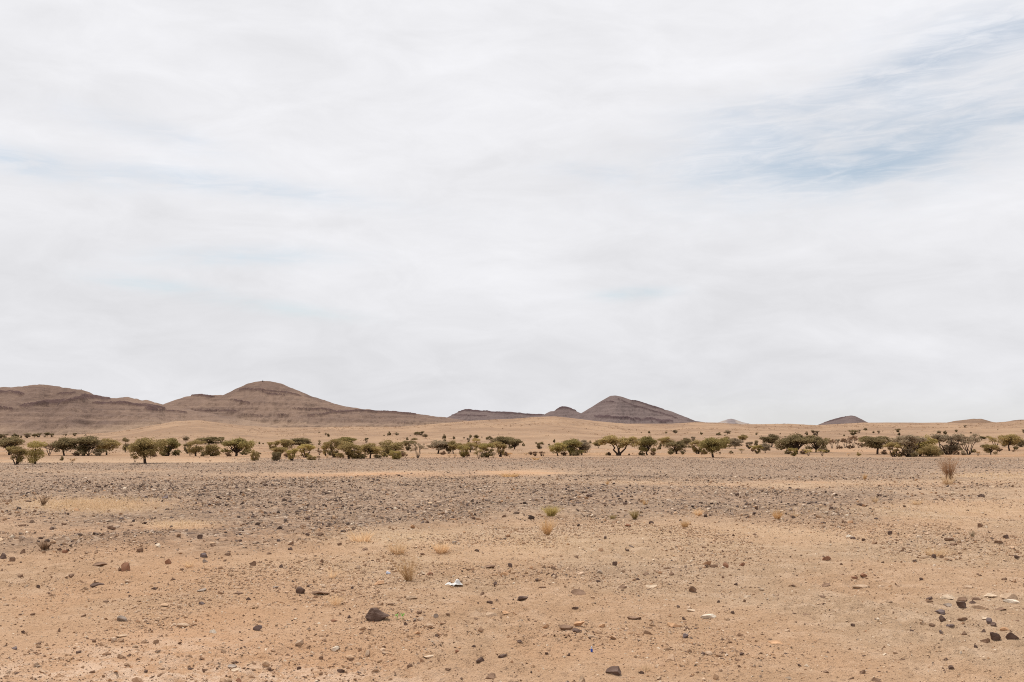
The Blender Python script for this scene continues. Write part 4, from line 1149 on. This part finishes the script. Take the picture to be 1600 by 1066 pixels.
for i, (x, f, t, w, k, c, lab) in enumerate(TREES):
    low = k in 'rw' and f - t < 16 and w < 26
    o = plant('thorn_bush' if low else 'thorn_tree', 'bush' if low else 'tree', x, f, t, w, k, c, 'bushes between the thorn trees' if low else 'thorn trees across the plain', i)
    o['label'] = lab
pend = []
LEAFWORD = {'d': 'dark', 's': 'straw-coloured', 'n': 'brown', 'a': 'orange-straw', 'o': 'olive', 'y': 'yellowish', 'w': 'greyish', 'g': 'green'}
for i, (x, f, t, w, k, c) in enumerate(SHRUBS):
    o = plant('shrub', 'shrub', x, f, t, w, 'b' if k == 'r' else k, c, 'low shrubs among the thorn trees', i + 5)
    pend.append((o, f"{'tiny' if w < 5 else 'small' if w < 10 else 'low wide'} {LEAFWORD[c]} shrub", tree_locate(x, f), x, f))
settle(pend)
pend = []
SLOPE = [('left brown ridge', -100, 210), ('rounded hill', 210, 560), ('gap left of the mesa', 560, 715), ('flat mesa', 715, 850), ('pointed hill', 850, 1095), ('tiny pale peak', 1095, 1210), ('small dark hill', 1210, 1380), ('low sand hills', 1380, 1800)]
for i, (x, f, t, w) in enumerate(FAR):
    form = ('u', 'v', 'b', 'u', 'v')[i % 5] if w > 5 else ('b', 'v', 'b')[i % 3]
    o = plant('thorn_tree', 'tree', x, f, t, w, form, ('d', 'w', 'd')[i % 3], 'far thorn trees dotted over the sand slope', i + 2)
    size = 'speck-like' if w < 3.4 else ('tiny' if w < 6 else 'small')
    where = [s[0] for s in SLOPE if s[1] <= x < s[2]][0]
    shape = 'bush' if w < 3.4 else ('wide tree' if w / (f - t) > 1.15 else 'upright tree')
    pend.append((o, f'{size} far {shape}', f'below the {where}', x, f))
settle(pend)


def scrub():
    """knee-high dead scrub peppered over the far sand: nobody could count it"""
    rng = np.random.default_rng(19)
    n = 5200
    r = np.sqrt(rng.uniform(150 ** 2, 940 ** 2, n)); a = rng.uniform(R(-34), R(34), n)
    X, Y = r * np.sin(a), r * np.cos(a)
    keep = rng.random(n) < sstep(0.40, 0.62, fbm(X / 70, Y / 110, 4, 401)) + 0.08
    X, Y, r = X[keep], Y[keep], r[keep]
    Z = height(X, Y)
    n = len(X)
    per = 9
    w = rng.uniform(0.25, 1.0, n) * (0.6 + r / 700)
    P = np.stack([X, Y, Z], -1)[:, None] + rng.normal(size=(n, per, 3)) * (w[:, None, None] * np.array([0.5, 0.5, 0.0]))
    P[:, :, 2] += rng.random((n, per)) * w[:, None] * 0.45
    u = rng.normal(size=(n, per, 3)) * np.array([1, 1, 0.6]); v = rng.normal(size=(n, per, 3)) * np.array([1, 1, 0.6])
    sz = w[:, None, None] * 0.17
    V = np.stack([P - u * sz, P + v * sz, P + u * sz], 2).reshape(-1, 3)
    m = mesh_np('scrub', V, np.arange(n * per * 3).reshape(-1, 3), False)
    attr(m, 'leaf', np.repeat(rng.random(n), per * 3))
    tag(obj('scrub', m, LEAF['n']), kind='stuff')


scrub()


# ------------------------------------------------------------------ tufts, weeds and dry grass nearer the camera
def blades(n, h, spread, width, rng, lean=0.6, curl=0.3, col=None, base=0.2, forks=0):
    """n thin bent stalks growing from one root"""
    V, F, C = [], [], []
    for i in range(n):
        a = rng.uniform(0, 6.283)
        d = np.array((math.cos(a), math.sin(a), 0))
        side = np.array((-d[1], d[0], 0))
        L = h * rng.uniform(0.45, 1.05)
        ln = rng.uniform(0.05, 1) * lean
        p0 = d * spread * base * rng.random() + side * spread * 0.1 * rng.normal()
        pts = []
        for t in (0, 0.35, 0.7, 1.0):
            pts.append(p0 + d * (L * ln * t + curl * L * ln * t * t) + np.array((0, 0, L * (t - 0.25 * ln * t * t))))
        view = rng.uniform(0, 6.283)
        sd = np.array((math.cos(view), math.sin(view), 0))
        o = len(V)
        for p, wd in zip(pts, (1, 0.85, 0.6, 0.15)):
            V += [p - sd * width * wd * 0.5, p + sd * width * wd * 0.5]
        for k in range(3):
            F.append((o + 2 * k, o + 2 * k + 1, o + 2 * k + 3, o + 2 * k + 2))
        tone = rng.random()
        C += [tone] * 8
        for _ in range(forks):
            t = rng.uniform(0.3, 0.9)
            q = p0 + d * (L * ln * t + curl * L * ln * t * t) + np.array((0, 0, L * (t - 0.25 * ln * t * t)))
            e = q + rng.normal(size=3) * (0.16 * L, 0.16 * L, 0.08 * L) + np.array((0, 0, 0.14 * L))
            o = len(V)
            V += [q - sd * width * 0.35, q + sd * width * 0.35, e + sd * width * 0.15, e - sd * width * 0.15]
            F.append((o, o + 1, o + 2, o + 3))
            C += [rng.random()] * 4
    return np.array(V), np.array(F), np.array(C)


def tuft(name, cat, label, x, foot, top, w, leafc, n, lean=0.7, forks=0, curl=0.3, thick=1.0, group=None, base=0.35):
    rng = np.random.default_rng(int(x * 13 + foot))
    X, Y, Z = hit(x, foot)
    d = math.hypot(X, Y)
    s = d / FPX
    V, F, C = blades(n, (foot - top) * s, w * s * 0.5, max(0.0028, 0.42 * s) * thick, rng, lean, curl, forks=forks, base=base)
    kx = (w * s) / max(1e-6, np.percentile(V[:, 0], 98) - np.percentile(V[:, 0], 2))
    kz = (foot - top) * s / max(1e-6, np.percentile(V[:, 2], 99.5))
    V = V * (kx, kx, kz)
    m = mesh_np(name, V, F, False)
    attr(m, 'leaf', C)
    o = obj(name, m, LEAF[leafc], loc=(X, Y, Z - 0.01))
    tag(o, label, cat, group)
    return o


G1, G2 = 'dry tufts on the open ground', 'shrubs on the open ground'
tuft('dry_shrub', 'shrub', 'tall dry brown shrub of bare twigs at the gravel\'s far edge, right', 1483, 750, 713, 26, 't', 120, 0.45, 5, group=G2, base=0.2)
tuft('dry_grass_tuft', 'grass tuft', 'pale straw clump at the foot of the tall dry brown shrub', 1481, 757, 741, 26, 's', 120, 0.7, group=G1)
tuft('desert_shrub', 'shrub', 'ball-shaped green-topped shrub on the gravel edge', 861, 806, 789, 27, 'y', 200, 0.9, 4, group=G2)
tuft('dry_grass_tuft', 'grass tuft', 'spiky straw tuft in front of the ball-shaped green shrub', 855, 836, 807, 26, 'a', 190, 0.7, 1, group=G1, base=0.25)
tuft('desert_shrub', 'shrub', 'low dark green shrub with a dark foot on the gravel edge', 992, 810, 796, 15, 'o', 120, 0.6, 3, group=G2)
tuft('desert_shrub', 'shrub', 'small sparse green shrub left of the low dark green one', 957, 810, 803, 12, 'o', 60, 0.7, 2, group=G2)
tuft('dry_grass_tuft', 'grass tuft', 'straw shrub between the green shrub and the orange tufts', 1091, 807, 793, 18, 's', 130, 0.7, 2, group=G1)
tuft('dry_grass_tuft', 'grass tuft', 'orange tuft with a dark foot on sand before the straw shrub', 1070, 824, 811, 15, 'a', 110, 0.6, 1, group=G1)
tuft('dry_grass_tuft', 'grass tuft', 'crouching orange tuft left of the stony tongue at right', 1214, 811, 795, 19, 'a', 150, 0.8, 1, group=G1)
tuft('dry_grass_tuft', 'grass tuft', 'wide pale tuft just right of the crouching orange tuft', 1242, 807, 800, 16, 's', 90, 1.0, group=G1)
tuft('dry_grass_tuft', 'grass tuft', 'small orange tuft alone in the gravel left of the dry brown shrub', 1351, 749, 739, 9, 'a', 70, 0.6, group=G1)
tuft('dry_grass_tuft', 'grass tuft', 'orange wisp in the gravel behind the straw shrub', 1008, 789, 779, 12, 'a', 60, 0.6, group=G1)
tuft('dry_grass_tuft', 'grass tuft', 'faint orange wisp in the gravel behind the ball-shaped shrub', 949, 757, 749, 8, 'a', 45, 0.6, group=G1)
tuft('dry_grass_tuft', 'grass tuft', 'low orange grass clump at the right end of the orange sand strip', 797, 745, 738, 34, 'a', 160, 1.2, group=G1)
tuft('dry_grass_tuft', 'grass tuft', 'orange grass clump before the shrubs on the far gravel edge', 838, 718.5, 713, 16, 'a', 80, 1.1, group=G1)
tuft('dry_grass_tuft', 'grass tuft', 'bright straw tuft behind the tall wispy dry weed', 622, 867, 844, 34, 's', 260, 0.6, group=G1)
tuft('dry_grass_tuft', 'grass tuft', 'bushy straw tuft right of the bright straw tuft', 690, 864, 844, 30, 's', 240, 0.6, 1, group=G1)
tuft('dry_weed', 'weed', 'tall wispy dry weed of thin curved stalks on pale sand', 638, 908, 866, 42, 'a', 110, 0.6, 4, curl=0.5, group=G1, base=0.15)
tuft('dry_weed', 'weed', 'thin pale weed behind and right of the round dark rock', 525, 945, 924, 30, 's', 90, 0.9, 2, group=G1)
tuft('dry_weed', 'weed', 'pale stalks behind the round dark rock', 520, 903, 882, 26, 's', 60, 0.8, 1, group=G1)
tuft('dry_weed', 'weed', 'ragged rusty weed on the broken bank at the left', 70, 858, 846, 17, 'n', 90, 0.6, 3, thick=1.5, group=G1)
tuft('dry_weed', 'weed', 'upright brown weed at the left end of the pale straw patch', 68, 790, 774, 13, 'n', 60, 0.4, 2, group=G1)
tuft('dry_weed', 'weed', 'single tall thin stalk left of the long whitish slab\'s front', 1042, 996, 960, 7, 's', 6, 0.25, 1, group=G1)
tuft('dry_weed', 'weed', 'white bleached twig right of the spiky straw tuft', 884, 845, 829, 7, 's', 9, 0.5, 2, group=G1)
tuft('dry_weed', 'weed', 'grey-green weed among the stones at the far right sand', 1520, 839, 829, 9, 'w', 50, 0.6, 2, group=G1)
tuft('dry_weed', 'weed', 'low straw weed behind the lone rusty stone', 1460, 868, 854, 40, 's', 140, 0.8, 1, group=G1)
tuft('dry_grass_tuft', 'grass tuft', 'pale tuft in the stony tongue right of the crouching orange tuft', 1367, 785, 773, 14, 's', 70, 0.8, group=G1)
tuft('dry_grass_tuft', 'grass tuft', 'low pale tuft on the sand right of the stony tongue', 1432, 788, 779, 22, 's', 80, 1.0, group=G1)
tuft('dry_grass_tuft', 'grass tuft', 'small straw tuft before the brown oval boulder\'s right side', 1010, 1048, 1033, 22, 's', 40, 1.0, 1, group=G1)
tuft('dry_weed', 'weed', 'bent yellow straw standing right of the flat orange-tan slab', 1479, 1040, 1021, 6, 's', 4, 0.4, group=G1)
tuft('dry_weed', 'weed', 'low tangled straw on the sand before the long whitish slab', 1100, 1056, 1046, 26, 's', 26, 1.5, group=G1)
tuft('dry_grass_tuft', 'grass tuft', 'pale grass tuft at the near edge of the gravel, left of centre', 565, 846, 828, 40, 's', 170, 0.6, group=G1)
tuft('dry_weed', 'weed', 'pale bent stalk on the orange sand of the left foreground', 238, 962, 938, 12, 's', 7, 0.5, 1, group=G1)
tuft('dry_weed', 'weed', 'grey-brown tuft on the sand right of the long brown slab', 295, 886, 874, 20, 's', 70, 1.0, 1, group=G1)


def straw_field():
    """short dry straw spread over the sandy pans"""
    rng = np.random.default_rng(77)
    spots = [(150, 789, 95, 10, 5200), (285, 821, 48, 6, 900), (610, 842, 120, 10, 800), (840, 850, 80, 16, 900), (1300, 835, 330, 38, 1500), (700, 885, 260, 22, 1100), (1450, 800, 120, 12, 600), (1560, 745, 100, 6, 700),
             (800, 1010, 800, 50, 700), (300, 960, 300, 60, 350), (1150, 960, 400, 60, 400), (700, 709.5, 640, 2.0, 2600), (1550, 706, 60, 2, 250), (110, 840, 40, 6, 200), (1250, 800, 90, 10, 300), (1420, 870, 180, 18, 400)]
    V, F, C = [], [], []
    for cx0, cy0, wx, wy, n in spots:
        px = cx0 + rng.normal(size=n) * wx * 0.6
        py = np.maximum(cy0 + rng.normal(size=n) * wy * 0.6, 699)
        a, b, c = pixdir(px, py)
        tt = CAM_H / np.maximum(-c, 1e-4)
        for _ in range(3):
            tt = (CAM_H - height(a * tt, b * tt)) / np.maximum(-c, 1e-4)
        X, Y = a * tt, b * tt
        Z = height(X, Y)
        d = np.hypot(X, Y)
        ok = (d > 6) & (d < 330)
        for x, y, z, dd in zip(X[ok], Y[ok], Z[ok], d[ok]):
            lying = rng.random() < (0.93 if dd < 18 else 0.55 if dd < 30 else 0.15)
            L = rng.uniform(0.03, 0.10) * (1 if dd < 60 else 1.8) * (0.6 if dd < 26 and not lying else 1.0)
            wd = max(0.0015, 0.00024 * dd)
            an = rng.uniform(0, 6.283); el = rng.uniform(0.0, 0.25) if lying else rng.uniform(0.3, 1.4)
            u = np.array((math.cos(an) * math.cos(el), math.sin(an) * math.cos(el), math.sin(el)))
            sd = np.array((-math.sin(an), math.cos(an), 0)) if lying else np.array((1.0, 0, 0))
            p = np.array((x, y, z + (0.012 if lying else -0.005)))
            o = len(V)
            V += [p - sd * wd, p + sd * wd, p + u * L + sd * wd * 0.4, p + u * L - sd * wd * 0.4]
            F.append((o, o + 1, o + 2, o + 3)); C += [rng.random()] * 4
    m = mesh_np('dry_grass', np.array(V), np.array(F), False)
    attr(m, 'leaf', np.array(C))
    tag(obj('dry_grass', m, LEAF['s']), kind='stuff')


straw_field()


# ------------------------------------------------------------------ litter, sprouts, cairns
def plastic_scrap():
    """thin crumpled white bag caught on the ground: two humps joined by a flat strip"""
    X, Y, Z = hit(709, 915)
    s = math.hypot(X, Y) / FPX
    n, k = 34, 18
    u, v = np.meshgrid(np.linspace(-1, 1, n), np.linspace(-1, 1, k), indexing='ij')
    h = 8.5 * np.exp(-((u - 0.42) / 0.34) ** 2 - (v / 0.6) ** 2) + 3.0 * np.exp(-((u + 0.55) / 0.3) ** 2 - (v / 0.6) ** 2)
    cr = (fbm(u * 4 + 9, v * 4, 3, 5) - 0.5) * 4.5 * (1 - np.abs(u) ** 6)
    wv = 7.5 * (0.55 + 0.45 * np.cos(u * 2.0)) * (0.8 + 0.5 * fbm(u * 5, v * 0, 2, 9))
    P = np.stack([u * 13.5 * s, v * wv * s, (h * (1 - v ** 4) + cr + 1.0) * s], -1).reshape(-1, 3)
    ii = np.arange(n * k).reshape(n, k)
    f = np.stack([ii[:-1, :-1], ii[1:, :-1], ii[1:, 1:], ii[:-1, 1:]], -1).reshape(-1, 4)
    o = obj('plastic_bag', mesh_np('plastic_bag', P, f, True), plain_material('white_plastic', (0.66, 0.64, 0.61), 0.5), loc=(X, Y + 4 * s, Z))
    md = o.modifiers.new('film', 'SOLIDIFY'); md.thickness = 0.002
    tag(o, 'crumpled white plastic bag scrap lying on the foreground sand', 'plastic bag')


plastic_scrap()


def lathe(profile, sides=16):
    V, F = [], []
    for r, z in profile:
        for k in range(sides):
            a = 2 * math.pi * k / sides
            V.append((r * math.cos(a), r * math.sin(a), z))
    for i in range(len(profile) - 1):
        for k in range(sides):
            q = (k + 1) % sides
            F.append((i * sides + k, i * sides + q, (i + 1) * sides + q, (i + 1) * sides + k))
    return np.array(V), np.array(F)


X, Y, Z = hit(924.5, 1019)
s = math.hypot(X, Y) / FPX
root = empty('bottle_cap', (X, Y, Z))
tag(root, 'small blue bottle cap with a white neck standing upright in sand', 'bottle cap')
V, F = lathe([(0, 0), (1.5 * s, 0), (1.7 * s, 0.6 * s), (1.7 * s, 4.6 * s), (1.4 * s, 4.8 * s)])
obj('cap', mesh_np('cap', V, F, True), plain_material('blue_plastic', (0.04, 0.09, 0.42), 0.4), root)
V, F = lathe([(1.3 * s, 4.7 * s), (1.1 * s, 6.0 * s), (1.0 * s, 8.2 * s), (0.5 * s, 8.5 * s), (0, 8.5 * s)])
obj('neck', mesh_np('neck', V, F, True), plain_material('milky_plastic', (0.55, 0.58, 0.66), 0.4), root)

X, Y, Z = hit(606.5, 897)
s = math.hypot(X, Y) / FPX
v = rock_verts(ICO2, np.random.default_rng(3), 6) * np.array([7 * s, 5 * s, 5 * s])
tag(obj('paper_scrap', mesh_np('paper_scrap', v, ICO2F, False), plain_material('bluish_paper', (0.50, 0.53, 0.62), 0.7), loc=(X, Y, Z + 1.6 * s)), 'crumpled bluish paper ball left of the tall wispy dry weed', 'paper')


def sprout(x, foot, top, w, seed, label):
    """young seedling: short stem and a few rounded leaves"""
    rng = np.random.default_rng(seed)
    X, Y, Z = hit(x, foot)
    s = math.hypot(X, Y) / FPX
    hgt, wid = (foot - top) * s, w * s
    root = empty('seedling', (X, Y, Z))
    tag(root, label, 'seedling', 'green seedlings beside the big boulder')
    sv, sf = tube([(0, 0, -0.01), (0.1 * wid, 0, 0.5 * hgt), (0, 0, 0.85 * hgt)], [0.004, 0.003, 0.002])
    obj('stem', mesh_np('stem', sv, sf, True), SPROUT_M, root)
    for k in range(6):
        a = 2.4 * k + rng.uniform(-.4, .4)
        d = np.array((math.cos(a), math.sin(a), 0)); sd = np.array((-d[1], d[0], 0))
        b = np.array((0, 0, hgt * (0.4 + 0.09 * k)))
        L = wid * 0.42
        P = [b, b + d * L * 0.4 - sd * L * 0.34 + (0, 0, L * 0.35), b + d * L * 0.85 - sd * L * 0.26 + (0, 0, L * 0.5), b + d * L * 1.05 + (0, 0, L * 0.48), b + d * L * 0.85 + sd * L * 0.26 + (0, 0, L * 0.5), b + d * L * 0.4 + sd * L * 0.34 + (0, 0, L * 0.35), b + d * L * 0.5 + (0, 0, L * 0.3)]
        m = mesh_np('leaf', np.array(P), np.array([(0, 1, 6), (1, 2, 6), (2, 3, 6), (3, 4, 6), (4, 5, 6), (5, 0, 6)]), True)
        obj('leaf', m, SPROUT_M, root)


SPROUT_M = plain_material('fresh_green', (0.13, 0.46, 0.05), 0.6)
sprout(620, 968, 959.5, 8, 1, 'left, smaller of two bright green seedlings right of the big dark boulder')
sprout(629, 968, 958.5, 9, 2, 'right, larger of two bright green seedlings near the big dark boulder')


def cairn(x, y, hpx, rdist, label):
    a, b, c = [float(q) for q in pixdir(x, y)]
    hl = math.hypot(a, b)
    s = rdist / FPX
    parts = []
    rng = np.random.default_rng(int(x))
    for k, (ox, oz, w) in enumerate(((-0.5, 0.1, 1.1), (0.5, 0.1, 1.1), (0, 0.55, 1.1), (0.1, 1.1, 0.9), (0, 1.6, 0.7), (0, 2.1, 0.5))):
        v = rock_verts(ICO1, rng) * np.array([w, w * 0.9, w * 0.7]) + np.array([ox, 0, oz])
        parts.append((v * s * hpx / 2.4, ICO1F))
    V, F = join(parts)
    o = obj('cairn', mesh_np('cairn', V, F, False), STONE_M['v'], loc=(a / hl * rdist, b / hl * rdist, CAM_H + c / hl * rdist))
    tag(o, label, 'cairn', 'stone cairns on the hilltops')


cairn(410.5, 596.3, 3.0, 1745, 'little stone cairn on the very top of the rounded hill')
cairn(127, 610, 2.2, 1445, 'little stone cairn on the shoulder of the left brown ridge')
